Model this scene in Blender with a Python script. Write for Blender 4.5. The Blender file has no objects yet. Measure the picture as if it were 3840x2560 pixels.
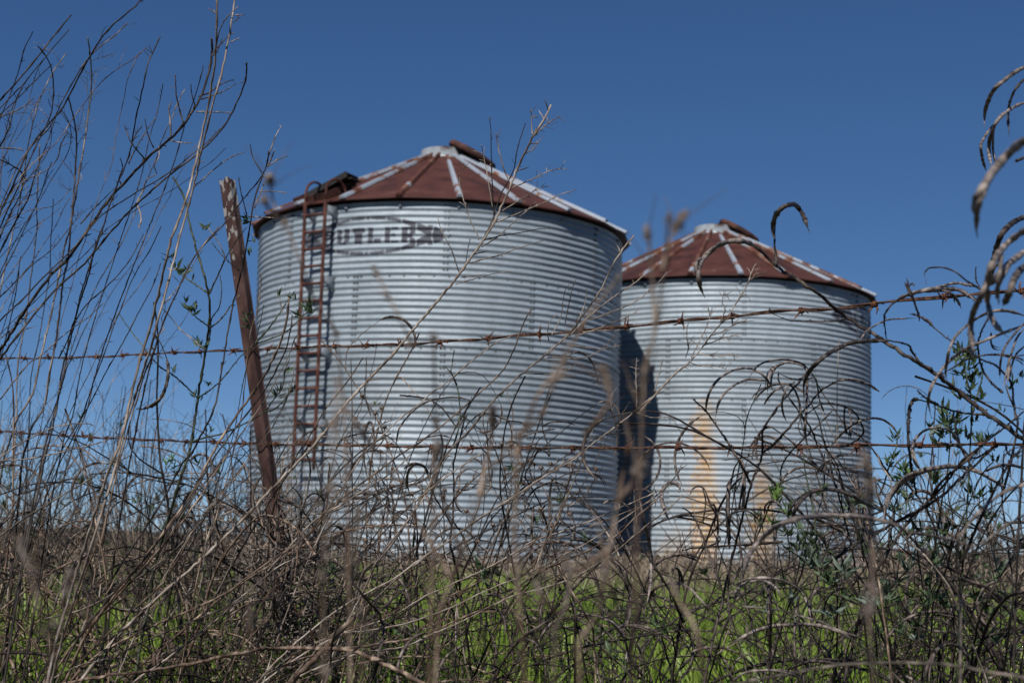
import bpy, math, random
import numpy as np
from mathutils import Vector, Matrix

# ------------------------------------------------------------------ camera
PITCH = math.radians(7.95); ROLL = 0.026; LENS = 50.0; EYE = 0.65
sc = bpy.context.scene
fw = Vector((0, math.cos(PITCH), math.sin(PITCH)))
up0 = Vector((0, -math.sin(PITCH), math.cos(PITCH))); r0 = Vector((1, 0, 0))
RT = r0*math.cos(ROLL) + up0*math.sin(ROLL)
UP = up0*math.cos(ROLL) - r0*math.sin(ROLL)
cd = bpy.data.cameras.new('camera'); cam = bpy.data.objects.new('camera', cd)
sc.collection.objects.link(cam)
m = Matrix(((RT.x, UP.x, -fw.x, 0), (RT.y, UP.y, -fw.y, 0), (RT.z, UP.z, -fw.z, EYE), (0, 0, 0, 1)))
cam.matrix_world = m
cd.lens = LENS; cd.sensor_width = 36.0; cd.clip_start = 0.05; cd.clip_end = 3000
cd.dof.use_dof = True; cd.dof.focus_distance = 2.45; cd.dof.aperture_fstop = 10.0
sc.camera = cam

# ------------------------------------------------------------------ light
SUN_EL = 43.5; SUN_AZ = 252.1          # azimuth counted from +X, anticlockwise
w = bpy.data.worlds.new("World"); sc.world = w; w.use_nodes = True
nt = w.node_tree; bgn = nt.nodes['Background']
sky = nt.nodes.new('ShaderNodeTexSky'); sky.sky_type = 'NISHITA'; sky.sun_disc = False
sky.sun_elevation = math.radians(SUN_EL); sky.sun_rotation = math.radians(90 - SUN_AZ)
sky.air_density = 0.3; sky.dust_density = 0.0; sky.ozone_density = 10.0; sky.altitude = 100
# deep polarised winter sky: each channel of the sky model gets its own contrast curve
sp_ = nt.nodes.new('ShaderNodeSeparateColor'); cb_ = nt.nodes.new('ShaderNodeCombineColor'); nt.links.new(sky.outputs[0], sp_.inputs[0])
for i_, (g_, k_) in enumerate(((.98, 1.58), (.80, 1.66), (.62, 2.06))):
    pw = nt.nodes.new('ShaderNodeMath'); pw.operation = 'POWER'; pw.inputs[1].default_value = g_
    ml = nt.nodes.new('ShaderNodeMath'); ml.operation = 'MULTIPLY'; ml.inputs[1].default_value = k_
    nt.links.new(sp_.outputs[i_], pw.inputs[0]); nt.links.new(pw.outputs[0], ml.inputs[0]); nt.links.new(ml.outputs[0], cb_.inputs[i_])
nt.links.new(cb_.outputs[0], bgn.inputs[0])
bgn.inputs[1].default_value = 0.084
sl = bpy.data.lights.new('sun', 'SUN'); sl.energy = 5.0; sl.angle = math.radians(0.53); sl.color = (1.0, 0.965, 0.93)
so = bpy.data.objects.new('sun', sl); sc.collection.objects.link(so)
ce = math.cos(math.radians(SUN_EL))
sdir = Vector((math.cos(math.radians(SUN_AZ))*ce, math.sin(math.radians(SUN_AZ))*ce, math.sin(math.radians(SUN_EL))))
so.rotation_euler = sdir.to_track_quat('Z', 'Y').to_euler()
so.location = (0, 0, 30)
sc.view_settings.view_transform = 'Standard'; sc.view_settings.look = 'None'
sc.view_settings.exposure = 0.0; sc.view_settings.gamma = 1.0; sc.view_settings.use_curve_mapping = False

rng = np.random.default_rng(11); random.seed(5)
R = math.radians

# ------------------------------------------------------------------ helpers
def ground_z(x, y):
    s = np.clip((np.asarray(y, float) - 0.5)/14.5, 0, 1)
    base = 0.37*s**1.1 - 0.13*np.clip((np.asarray(y, float) - 15.2)/2.6, 0, 1)
    return base + 0.018*np.sin(np.asarray(x)*1.7 + 0.6)*np.sin(np.asarray(y)*1.3) + 0.012*np.sin(np.asarray(x)*4.1 + np.asarray(y)*3.3)

GF = 9727.0   # focal length in the units the tracings were measured in (picture 7002 x 4668)
OFF = {'A': (0, 0), 'B': (2334, 729), 'C': (4668, 365), 'E': (0, 1550), 'F': (2334, 2279), 'G': (4668, 1823),
       'H': (0, 3100), 'I': (2334, 3100), 'J': (4668, 3100)}
VF = np.array(fw); VR = np.array(RT); VU = np.array(UP)
def P3(gx, gy, d):
    return np.array((0, 0, EYE)) + d*(VF + VR*((gx-3501)/GF) + VU*((2334-gy)/GF))

def pts_of(crop, s):
    ox, oy = OFF[crop]
    return [(float(a.split(',')[0])+ox, float(a.split(',')[1])+oy) for a in s.split()]

def smooth(P, n):
    """Catmull-Rom through the points, n samples"""
    P = np.asarray(P, float)
    if len(P) < 3:
        t = np.linspace(0, 1, n)[:, None]; return P[0]*(1-t) + P[-1]*t
    Q = np.vstack([2*P[0]-P[1], P, 2*P[-1]-P[-2]])
    seg = np.linalg.norm(np.diff(P, axis=0), axis=1); cum = np.concatenate([[0], np.cumsum(seg)])
    t = np.linspace(0, cum[-1], n); i = np.clip(np.searchsorted(cum, t, side='right')-1, 0, len(P)-2)
    u = ((t-cum[i])/np.maximum(seg[i], 1e-9))[:, None]
    p0, p1, p2, p3 = Q[i], Q[i+1], Q[i+2], Q[i+3]
    return 0.5*((2*p1) + (-p0+p2)*u + (2*p0-5*p1+4*p2-p3)*u*u + (-p0+3*p1-3*p2+p3)*u**3)

class MB:
    def __init__(s): s.V = []; s.Q = []; s.T = []; s.n = 0
    def add(s, V, Q=None, T=None):
        V = np.asarray(V, float); s.V.append(V)
        if Q is not None and len(Q): s.Q.append(np.asarray(Q, int) + s.n)
        if T is not None and len(T): s.T.append(np.asarray(T, int) + s.n)
        s.n += len(V)
    def tube(s, P, rad, k=5, cap=True):
        P = np.asarray(P, float); n = len(P); rad = np.broadcast_to(np.asarray(rad, float), (n,))
        t = np.gradient(P, axis=0); t /= np.maximum(np.linalg.norm(t, axis=1), 1e-9)[:, None]
        a = t[0]; ref = np.array((0, 0, 1.0)) if abs(a[2]) < .8 else np.array((1.0, 0, 0))
        u = np.cross(a, ref); u /= np.linalg.norm(u)
        U = np.empty((n, 3))
        for i in range(n):
            u = u - t[i]*np.dot(u, t[i]); l = math.sqrt(u[0]*u[0]+u[1]*u[1]+u[2]*u[2])
            if l < 1e-6: u = np.cross(t[i], (0.3, 0.5, 0.8)); l = np.linalg.norm(u)
            u = u/l; U[i] = u
        W = np.cross(t, U)
        an = np.arange(k)*2*math.pi/k
        ring = (P[:, None, :] + rad[:, None, None]*(np.cos(an)[None, :, None]*U[:, None, :] + np.sin(an)[None, :, None]*W[:, None, :])).reshape(-1, 3)
        i = np.arange(n-1)[:, None]*k; j = np.arange(k)[None, :]; j2 = (j+1) % k
        Q = np.stack([i+j, i+j2, i+k+j2, i+k+j], -1).reshape(-1, 4)
        V = ring; T = None
        if cap:
            V = np.vstack([ring, P[0]-t[0]*rad[0]*.4, P[-1]+t[-1]*rad[-1]*.4]); jj = np.arange(k); j3 = (jj+1) % k
            T = np.vstack([np.stack([j3, jj, np.full(k, n*k)], -1), np.stack([(n-1)*k+jj, (n-1)*k+j3, np.full(k, n*k+1)], -1)])
        s.add(V, Q, T)
    def box(s, c, ax, ay, az):
        """centre and three half-axis vectors"""
        c, ax, ay, az = (np.asarray(q, float) for q in (c, ax, ay, az))
        V = [c + sx*ax + sy*ay + sz*az for sz in (-1, 1) for sy in (-1, 1) for sx in (-1, 1)]
        Q = [(0, 2, 3, 1), (4, 5, 7, 6), (0, 1, 5, 4), (2, 6, 7, 3), (0, 4, 6, 2), (1, 3, 7, 5)]
        s.add(V, Q)
    def build(s, name, mat, parent=None, smooth_=True, origin=None):
        V = np.vstack(s.V); og = np.zeros(3)
        if parent is not None: og = np.array(parent.get('_o', (0, 0, 0)), float)
        elif origin is not None: og = np.array(origin, float)
        V = V - og
        Q = np.vstack(s.Q) if s.Q else np.zeros((0, 4), int); T = np.vstack(s.T) if s.T else np.zeros((0, 3), int)
        me = bpy.data.meshes.new(name)
        me.vertices.add(len(V)); me.vertices.foreach_set('co', V.astype(np.float32).ravel())
        nl = len(Q)*4 + len(T)*3; me.loops.add(nl); me.polygons.add(len(Q)+len(T))
        me.loops.foreach_set('vertex_index', np.concatenate([Q.ravel(), T.ravel()]).astype(np.int32))
        st = np.concatenate([np.arange(len(Q))*4, len(Q)*4 + np.arange(len(T))*3]).astype(np.int32)
        me.polygons.foreach_set('loop_start', st)
        me.polygons.foreach_set('use_smooth', np.full(len(Q)+len(T), smooth_))
        me.update(calc_edges=True); me.validate()
        me.materials.append(mat)
        o = bpy.data.objects.new(name, me); sc.collection.objects.link(o)
        if parent is not None: o.parent = parent; o['_o'] = [float(q) for q in og]
        else: o.location = og
        return o

def thing(name, label, cat, loc=(0, 0, 0), group=None):
    o = bpy.data.objects.new(name, None); sc.collection.objects.link(o); o.location = loc; o.empty_display_size = .1
    o['label'] = label; o['category'] = cat; o['_o'] = [float(q) for q in loc]
    if group: o['group'] = group
    return o
def tag(o, label=None, cat=None, group=None, kind=None):
    if label: o['label'] = label
    if cat: o['category'] = cat
    if group: o['group'] = group
    if kind: o['kind'] = kind
    return o

# ------------------------------------------------------------------ materials
def mat(name, cols, rough=.7, scale=8., stretch=(1, 1, 1), bump=0., metallic=0., pos=None, detail=4., spec=.3, coord='Object', perobj=0., trans=0.):
    mt = bpy.data.materials.new(name); mt.use_nodes = True; n = mt.node_tree; b = n.nodes['Principled BSDF']
    tc = n.nodes.new('ShaderNodeTexCoord'); mp = n.nodes.new('ShaderNodeMapping'); mp.inputs['Scale'].default_value = stretch
    nz = n.nodes.new('ShaderNodeTexNoise'); nz.inputs['Scale'].default_value = scale; nz.inputs['Detail'].default_value = detail
    cr = n.nodes.new('ShaderNodeValToRGB')
    n.links.new(tc.outputs[coord], mp.inputs[0]); n.links.new(mp.outputs[0], nz.inputs['Vector']); n.links.new(nz.outputs[0], cr.inputs[0])
    pos = pos or [0.32 + 0.36*i/max(1, len(cols)-1) for i in range(len(cols))]
    e = cr.color_ramp.elements
    while len(e) < len(cols): e.new(.5)
    for i, (p, c) in enumerate(zip(pos, cols)): e[i].position = p; e[i].color = (*c, 1)
    out = cr.outputs[0]
    if perobj:
        oi = n.nodes.new('ShaderNodeObjectInfo'); h = n.nodes.new('ShaderNodeHueSaturation')
        mr = n.nodes.new('ShaderNodeMapRange'); mr.inputs[3].default_value = 1-perobj; mr.inputs[4].default_value = 1+perobj
        n.links.new(oi.outputs['Random'], mr.inputs[0]); n.links.new(mr.outputs[0], h.inputs['Value']); n.links.new(out, h.inputs['Color']); out = h.outputs[0]
    n.links.new(out, b.inputs['Base Color'])
    b.inputs['Roughness'].default_value = rough; b.inputs['Metallic'].default_value = metallic; b.inputs['Specular IOR Level'].default_value = spec
    if trans:
        tr = n.nodes.new('ShaderNodeBsdfTranslucent'); mx = n.nodes.new('ShaderNodeMixShader'); mx.inputs[0].default_value = trans
        n.links.new(out, tr.inputs[0]); n.links.new(b.outputs[0], mx.inputs[1]); n.links.new(tr.outputs[0], mx.inputs[2])
        n.links.new(mx.outputs[0], n.nodes['Material Output'].inputs[0])
    if bump:
        bp = n.nodes.new('ShaderNodeBump'); bp.inputs['Strength'].default_value = bump; bp.inputs['Distance'].default_value = .004
        n.links.new(nz.outputs[0], bp.inputs['Height']); n.links.new(bp.outputs[0], b.inputs['Normal'])
    return mt

M = {}
M['dark'] = mat('dark_stem', [(.007, .005, .004), (.022, .016, .013), (.10, .078, .062)], scale=55, stretch=(1, 1, .35), bump=.5, perobj=.25)
M['brown'] = mat('brown_stem', [(.026, .016, .010), (.105, .068, .045), (.31, .235, .17)], scale=60, stretch=(1, 1, .35), bump=.5, perobj=.25)
M['grey'] = mat('grey_stem', [(.035, .028, .022), (.135, .108, .085), (.34, .285, .23)], scale=70, stretch=(1, 1, .3), bump=.5, perobj=.25)
M['pale'] = mat('pale_stem', [(.07, .048, .033), (.215, .172, .135), (.38, .33, .28)], scale=60, stretch=(1, 1, .25), bump=.5, perobj=.15)
M['green'] = mat('green_stem', [(.012, .014, .008), (.04, .05, .025), (.1, .1, .06)], scale=50, bump=.3, perobj=.2)
M['leaf'] = mat('dull_leaf', [(.015, .026, .010), (.045, .075, .028), (.10, .14, .07)], scale=40, rough=.55, bump=.4, trans=.15)
M['leaf_bright'] = mat('fresh_leaf', [(.03, .06, .012), (.08, .15, .03), (.16, .25, .06)], scale=40, rough=.5, bump=.3, trans=.25)
M['leaf_grey'] = mat('dusty_leaf', [(.03, .05, .03), (.09, .12, .08), (.25, .29, .25)], scale=30, rough=.5, bump=.4, trans=.1)
M['pod'] = mat('seed_pod', [(.016, .012, .010), (.06, .045, .036), (.2, .165, .14)], scale=95, stretch=(1, 1, .6), rough=.6, bump=.7, perobj=.35, pos=[.35, .52, .72])
M['pod_pale'] = mat('weathered_seed_pod', [(.05, .04, .034), (.16, .13, .11), (.36, .3, .26)], scale=80, rough=.6, bump=.6, perobj=.2)
M['head'] = mat('dry_seed_head', [(.03, .02, .014), (.09, .062, .045), (.24, .19, .145)], scale=260, bump=.6)
M['fluff'] = mat('fluffy_head', [(.09, .068, .055), (.17, .135, .108), (.28, .23, .19)], scale=120)
M['deadleaf'] = mat('dead_leaf', [(.03, .018, .012), (.09, .055, .038), (.2, .14, .1)], scale=70, bump=.6)
M['wire'] = mat('rusty_wire', [(.018, .011, .008), (.06, .030, .020), (.14, .068, .04)], scale=140, rough=.85, bump=.6)
M['barb'] = mat('rusty_barb', [(.035, .014, .009), (.10, .04, .022), (.2, .08, .04)], scale=160, rough=.9, bump=.6)
M['lrust'] = mat('ladder_rust', [(.04, .013, .009), (.10, .032, .020), (.17, .11, .09)], scale=9, rough=.8, bump=.2, pos=[.35, .6, .78])
M['dirt'] = mat('field_soil', [(.025, .019, .012), (.06, .045, .028), (.055, .062, .024)], scale=2.2, rough=1, bump=.8, detail=8)
M['straw'] = mat('straw', [(.06, .042, .028), (.22, .17, .12), (.46, .38, .28)], scale=9, pos=[.3, .5, .7])
M['grass'] = mat('green_grass', [(.055, .095, .014), (.175, .27, .034), (.35, .43, .10)], scale=4, rough=.45, trans=.35)
M['thicket'] = mat('thicket_stems', [(.010, .007, .006), (.030, .022, .018), (.12, .09, .066), (.36, .285, .215)], scale=11, pos=[.34, .48, .56, .68], detail=1)
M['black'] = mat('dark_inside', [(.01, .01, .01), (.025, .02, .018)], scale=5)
M['lid'] = mat('rusty_lid', [(.025, .010, .007), (.06, .024, .016), (.12, .05, .032)], scale=7, rough=.8, bump=.2)
M['collar'] = mat('pale_collar', [(.07, .04, .03), (.24, .26, .27), (.34, .37, .39)], scale=6, rough=.5, metallic=.3, pos=[.3, .42, .7])

# ------------------------------------------------------------------ grain bins
def galv(name, tint=1.0, stains=(), base_rust=0.0):
    mt = bpy.data.materials.new(name); mt.use_nodes = True; n = mt.node_tree; b = n.nodes['Principled BSDF']; L = n.links.new
    tc = n.nodes.new('ShaderNodeTexCoord')
    def noise(scale, st=(1, 1, 1), det=4.):
        mp = n.nodes.new('ShaderNodeMapping'); mp.inputs['Scale'].default_value = st
        z = n.nodes.new('ShaderNodeTexNoise'); z.inputs['Scale'].default_value = scale; z.inputs['Detail'].default_value = det
        L(tc.outputs['Object'], mp.inputs[0]); L(mp.outputs[0], z.inputs['Vector']); return z.outputs[0]
    def ramp(src, stops):
        r = n.nodes.new('ShaderNodeValToRGB'); L(src, r.inputs[0]); e = r.color_ramp.elements
        while len(e) < len(stops): e.new(.5)
        for q, (p, c) in zip(e, stops): q.position = p; q.color = (*[x*tint for x in c], 1) if len(c) == 3 else c
        return r.outputs[0]
    vo = n.nodes.new('ShaderNodeTexVoronoi'); vo.inputs['Scale'].default_value = 42; L(tc.outputs['Object'], vo.inputs['Vector'])
    col = ramp(noise(1.1, (1, 1, 3), 6), [(.3, (.26, .31, .345)), (.5, (.31, .362, .40)), (.7, (.36, .412, .45))])
    mx = n.nodes.new('ShaderNodeMix'); mx.data_type = 'RGBA'; mx.blend_type = 'MULTIPLY'; mx.inputs[0].default_value = .45
    sp = ramp(vo.outputs['Color'], [(0, (.62/tint,)*3), (1, (1.05/tint,)*3)])
    L(col, mx.inputs[6]); L(sp, mx.inputs[7]); col = mx.outputs[2]
    # grime running down: streaks stretched in z
    st = ramp(noise(7, (1, 1, .12), 5), [(.42, (1/tint,)*3), (.62, (.74/tint,)*3)])
    m2 = n.nodes.new('ShaderNodeMix'); m2.data_type = 'RGBA'; m2.blend_type = 'MULTIPLY'; m2.inputs[0].default_value = .35
    L(col, m2.inputs[6]); L(st, m2.inputs[7]); col = m2.outputs[2]
    sx = n.nodes.new('ShaderNodeSeparateXYZ'); L(tc.outputs['Object'], sx.inputs[0])
    def mth(op, a, bb=None, c=None):
        q = n.nodes.new('ShaderNodeMath'); q.operation = op
        for i, v in enumerate((a, bb, c)):
            if v is None: continue
            if isinstance(v, (int, float)): q.inputs[i].default_value = v
            else: L(v, q.inputs[i])
        return q.outputs[0]
    fac = None
    nzx = noise(3.2, (1, 1, .6), 5); nzf = noise(14, (1, 1, 2.2), 5)
    for (x0, halfw, ztop, zbot, strength, spread) in stains:
        wd = mth('ADD', mth('MULTIPLY', mth('SUBTRACT', nzx, .5), .30), mth('MULTIPLY', mth('SUBTRACT', nzf, .5), .32))
        dx = mth('ABSOLUTE', mth('SUBTRACT', mth('ADD', sx.outputs[0], wd), x0))
        # widens downwards
        dn = mth('SUBTRACT', ztop, sx.outputs[2])
        hw = mth('ADD', halfw, mth('MULTIPLY', dn, spread))
        fx = mth('SMOOTH_MIN', mth('MAXIMUM', mth('DIVIDE', mth('SUBTRACT', hw, dx), .10), 0), 1, .2)
        fz = mth('MINIMUM', mth('MAXIMUM', mth('DIVIDE', dn, .5), 0), 1)
        fb = mth('MINIMUM', mth('MAXIMUM', mth('DIVIDE', mth('SUBTRACT', sx.outputs[2], zbot), .15), 0.25), 1)
        front = mth('LESS_THAN', sx.outputs[1], 0)
        f = mth('MULTIPLY', mth('MULTIPLY', mth('MULTIPLY', fx, fz), mth('MULTIPLY', fb, front)), mth('MULTIPLY', mth('ADD', mth('MULTIPLY', nzf, 2.1), -.3), strength))
        fac = f if fac is None else mth('MAXIMUM', fac, f)
    if fac is not None:
        rc = ramp(noise(9, (1, 1, 1.5)), [(.35, (.27/tint, .125/tint, .025/tint)), (.6, (.37/tint, .225/tint, .07/tint))])
        m3 = n.nodes.new('ShaderNodeMix'); m3.data_type = 'RGBA'; L(mth('MINIMUM', mth('MAXIMUM', fac, 0), .9), m3.inputs[0])
        L(col, m3.inputs[6]); L(rc, m3.inputs[7]); col = m3.outputs[2]
    an = n.nodes.new('ShaderNodeAttribute'); an.attribute_name = 'tone'; vm = n.nodes.new('ShaderNodeVectorMath'); vm.operation = 'SCALE'
    L(col, vm.inputs[0]); L(mth('ADD', an.outputs['Fac'], 1.0), vm.inputs['Scale']); col = vm.outputs[0]
    L(col, b.inputs['Base Color']); b.inputs['Metallic'].default_value = .12; b.inputs['Roughness'].default_value = .5
    bp = n.nodes.new('ShaderNodeBump'); bp.inputs['Strength'].default_value = .18; bp.inputs['Distance'].default_value = .02
    L(noise(5, (1, 1, 1.5), 3), bp.inputs['Height']); L(bp.outputs[0], b.inputs['Normal'])
    return mt

def rustmix(name, thr, rust=(.13, .04, .022), pale=(.26, .29, .33), stretch=(1, 1, 1), scale=3.5, sharp=.10):
    return mat(name, [rust, tuple(.5*(a+b) for a, b in zip(rust, (.3, .16, .1))), pale, tuple(min(1, x*1.15) for x in pale)],
               pos=[thr-sharp, thr, thr+.03, thr+.25], scale=scale, rough=.7, stretch=stretch, detail=7, bump=.15)
M['roof'] = mat('rusted_roof_panel', [(.026, .010, .008), (.062, .021, .014), (.078, .028, .019), (.15, .08, .055)], pos=[.3, .48, .62, .78], scale=3.2, stretch=(1, 1, .5), rough=.62, detail=8, bump=.1, perobj=.06)
M['rib'] = [rustmix('rib_mostly_zinc', .39, rust=(.09,.032,.02)), rustmix('rib_half_rust', .50, rust=(.09,.032,.02)), rustmix('rib_mostly_rust', .60, rust=(.09,.032,.02))]
M['galv_trim'] = mat('zinc_trim', [(.18, .2, .22), (.3, .33, .36)], scale=12, rough=.5, metallic=.3)
M['bolt'] = mat('dark_bolt', [(.04, .042, .045), (.10, .10, .105)], scale=30, rough=.6)
M['paint'] = mat('worn_black_paint', [(.045, .045, .06), (.07, .07, .088), (.13, .135, .155), (.30, .32, .35)], pos=[.3, .58, .70, .80], scale=9, stretch=(1, 1, 4), rough=.6, detail=8)

RB = 2.13; PIT = .0682; AMP = .0080; NC = 11; RH = PIT*NC; NR = 5; HW = RH*NR   # eleven corrugations to a ring, five rings
def cyl(th, z, r): return np.stack([r*np.sin(th), -r*np.cos(th), z], -1)
def corr(z, th=None):
    c = AMP*np.cos(2*math.pi*(HW - z)/PIT)      # plus shallow dents and buckles
    return c if th is None else c + .0040*np.sin(5*th + 2.1*z) + .0032*np.sin(13*th - 3.7*z + 1) + .0022*np.sin(27*th + 5*z)*np.sin(3*th-z)

def emblem(parent, centre):
    """worn stencilled maker's mark: six letters inside a pointed oval"""
    glyph = {'B': ['11110', '11011', '11011', '11110', '11011', '11011', '11110'], 'U': ['11011', '11011', '11011', '11011', '11011', '11011', '01110'],
             'T': ['11111', '11111', '01110', '01110', '01110', '01110', '01110'], 'L': ['11000', '11000', '11000', '11000', '11000', '11111', '11111'],
             'E': ['11111', '11000', '11000', '11110', '11000', '11000', '11111'], 'R': ['11110', '11011', '11011', '11110', '11110', '11011', '11011']}
    word = 'BUTLER'; lw, lh, pit = .144, .165, .184
    c = .0055; us = np.arange(-.94, .94, c); vs = np.arange(-.245, .245, c)
    U, V = np.meshgrid(us, vs)
    ins = np.zeros(U.shape, bool)
    for i, ch in enumerate(word):
        u0 = (i-2.5)*pit - lw/2 - .01; g = glyph[ch]
        a = np.floor((U-u0)/lw*5).astype(int); b2 = np.floor((lh/2 - V)/lh*7).astype(int)
        ok = (a >= 0) & (a < 5) & (b2 >= 0) & (b2 < 7)
        G = np.array([[int(q) for q in r] for r in g])
        hit = np.zeros(U.shape, bool); hit[ok] = G[b2[ok], a[ok]] == 1
        fu = (U-u0); hit &= ~((np.abs(fu - .060) < .005) & (ch in 'UEL')) # stencil bridges
        ins |= hit
    # pointed oval: band thin in the middle, thick towards both tips
    au = np.abs(U); edge = .205*np.clip(1-(au/.84)**2.1, 0, 1); band = .036 + .050*np.clip((au-.38)/.22, 0, 1)
    ov = (np.abs(V) < edge) & (np.abs(V) > edge - band) & (au < .69)
    for g in (0, .17, .34, .5): ov &= ~(np.abs(au-g-.03) < .006)
    tip = (au > .65) & (au < .90) & (np.abs(V) < np.clip((.90-au)/.2, 0, 1)*.105) & (au > .60 + .10*(1-np.clip(np.abs(V)/.09, 0, 1))*0)
    tip &= ~(np.abs(au-.685-.3*np.abs(V)) < .008)
    ins |= ov | tip
    z0 = HW - .355; V4 = []; Q = []; k = 0
    nz = rng.random(U.shape)
    idx = np.argwhere(ins & (nz > .04))
    for (r, q) in idx:
        u, v = us[q], vs[r]
        for du, dv in ((0, 0), (c, 0), (c, c), (0, c)):
            V4.append((u+du, v+dv))
        Q.append((k, k+1, k+2, k+3)); k += 4
    A = np.array(V4); th = centre + A[:, 0]/RB; z = z0 + A[:, 1]
    mb = MB(); mb.add(cyl(th, z, RB + corr(z, th) + .0022), Q)
    mb.V[0] = mb.V[0] + np.array(parent['_o']); return mb.build('painted_emblem', M['paint'], parent)

def bolt(mb, th, z, r, s=.012, h=.009):
    ct = np.array((math.sin(th), -math.cos(th), 0)); tg = np.array((math.cos(th), math.sin(th), 0)); c = ct*(r+h/2) + (0, 0, z)
    mb.tube([c-ct*h/2, c+ct*h/2], s, 6)

def make_bin(x, y, zb, label, rings, roofmats, seam0, ladder=None, emb=0., rib0=7.6, hatch_dir=1.0, seed=0):
    rs = random.Random(seed)
    b = thing('grain_bin', label, 'grain bin', (x, y, zb), 'corrugated steel grain bins')
    o = np.array((x, y, zb))
    def part(mb, name, mt, par=None, sm=True):
        for i in range(len(mb.V)): mb.V[i] = mb.V[i] + o
        return mb.build(name, mt, par or b, sm)
    NT = 168; npc = 8
    for k in range(NR):                       # ring 0 is the top one
        ztop = HW - k*RH; z = np.linspace(ztop, ztop - RH - .012, NC*npc + 2)
        th = np.linspace(0, 2*math.pi, NT, endpoint=False)
        ro = .0018*(NR-k)*0 + (.0015 if k % 2 else 0)
        TH, Z = np.meshgrid(th, z); rr = RB + corr(Z, TH) + ro
        mb = MB(); nz_ = len(z); i = np.arange(nz_-1)[:, None]*NT; j = np.arange(NT)[None]
        Q = np.stack([i+j, i+NT+j, i+NT+(j+1) % NT, i+(j+1) % NT], -1).reshape(-1, 4)
        mb.add(cyl(TH, Z, rr).reshape(-1, 3), Q)
        ringo = part(mb, 'wall_ring', rings[k])
        at = ringo.data.attributes.new('tone', 'FLOAT', 'POINT'); tones = [rs.uniform(-.10, .08) for _ in range(7)]
        off_ = R(seam0) + (math.pi/7 if k % 2 else 0); at.data.foreach_set('value', np.array(tones, np.float32)[(np.floor((TH - off_)/(2*math.pi/7)).astype(int) % 7)].ravel())
        sb = MB()
        for s_ in range(7):
            ts = R(seam0) + 2*math.pi*s_/7 + (math.pi/7 if k % 2 else 0)
            if math.cos(ts) < -.1: continue
            sv = MB(); t2 = np.linspace(ts-.013, ts+.013, 5); TT, ZZ = np.meshgrid(t2, z)
            i = np.arange(nz_-1)[:, None]*5; j = np.arange(4)[None]
            sv.add(cyl(TT, ZZ, RB+corr(ZZ, TT)+ro+.0035).reshape(-1, 3), np.stack([i+j, i+5+j, i+6+j, i+1+j], -1).reshape(-1, 4))
            part(sv, 'lap_joint', rings[k], ringo)
            for c_ in range(NC):
                zz = ztop - (c_+.5)*PIT
                for dt in (-.008, .008): bolt(sb, ts+dt, zz, RB+corr(zz)+ro+.0035)
        if k:
            for q in range(-24, 25):
                t_ = q*.0735 + .02*k; bolt(sb, t_, ztop - .5*PIT, RB + corr(ztop-.5*PIT)+ro, .010, .008)
        part(sb, 'bolts', M['bolt'], ringo)['kind'] = 'stuff'
    # roof: flat rusted panels between standing ribs
    NP = 22; RE = RB + .10; ze = HW + .035; SL = math.tan(R(26.6)); RC = .30
    ztop = ze + (RE-RC)*SL
    mb = MB()
    for p in range(NP):
        t0 = R(rib0) + 2*math.pi*p/NP; t1 = t0 + 2*math.pi/NP; ns = 10
        for s_ in range(ns):
            ra, rb_ = RE + (RC-RE)*s_/ns, RE + (RC-RE)*(s_+1)/ns
            za, zb_ = ze + (RE-ra)*SL, ze + (RE-rb_)*SL
            e = .0
            mb.add([cyl(t0, za, ra), cyl(t1, za, ra), cyl(t1, zb_, rb_), cyl(t0, zb_, rb_)], [(0, 1, 2, 3)])
        # thickness: drip edge and soffit back to the wall
        mb.add([cyl(t0, ze, RE), cyl(t1, ze, RE), cyl(t1, ze-.012, RE), cyl(t0, ze-.012, RE)], [(3, 2, 1, 0)])
        mb.add([cyl(t0, ze-.012, RE), cyl(t1, ze-.012, RE), cyl(t1, ze-.006, RB-.05), cyl(t0, ze-.006, RB-.05)], [(3, 2, 1, 0)])
    roof = part(mb, 'roof', M['roof'], None, False)
    for p in range(NP):
        t = R(rib0) + 2*math.pi*p/NP
        rad = np.array((math.sin(t), -math.cos(t), 0)); tg = np.array((math.cos(t), math.sin(t), 0))
        a = cyl(t, ze-.004, RE+.008); c = cyl(t, ztop, RC); dl = c-a; ln = np.linalg.norm(dl); dl /= ln
        nn = np.cross(tg, dl); nn = nn if nn[2] > 0 else -nn
        mb = MB(); w_, h_ = .022, .030; prof = [(-w_-.014, .002), (-w_, h_), (w_, h_), (w_+.014, .002)]
        ns = 9; V = []; Q = []
        for s_ in range(ns+1):
            pt = a + dl*ln*s_/ns; f = 1 - .45*s_/ns
            for (pu, pv) in prof: V.append(pt + tg*pu*f + nn*(pv + .006))
        for s_ in range(ns):
            for q in range(3): Q.append((s_*4+q, s_*4+q+1, s_*4+4+q+1, s_*4+4+q))
        Q.append((3, 2, 1, 0)); mb.add(V, Q)
        part(mb, 'roof_rib', M['rib'][roofmats[p % len(roofmats)]], roof, False)
    # pale bolt clips under the rib ends
    for p in range(NP):
        t = R(rib0) + 2*math.pi*p/NP
        if math.cos(t) > -.1: mb = MB(); bolt(mb, t, HW-.045, RB+.004, .022, .020); part(mb, 'eave_clip', M['galv_trim'])
    # collar and tilted lid
    mb = MB(); NTc = 40; th = np.linspace(0, 2*math.pi, NTc, endpoint=False)
    prof = [(RC+.035, ztop-.025), (RC+.03, ztop+.012), (RC-.01, ztop+.02), (RC-.015, ztop+.115), (RC-.028, ztop+.12), (RC-.04, ztop+.02)]
    V = np.vstack([cyl(th, np.full(NTc, z_), r_) for r_, z_ in prof]); Q = []
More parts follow.
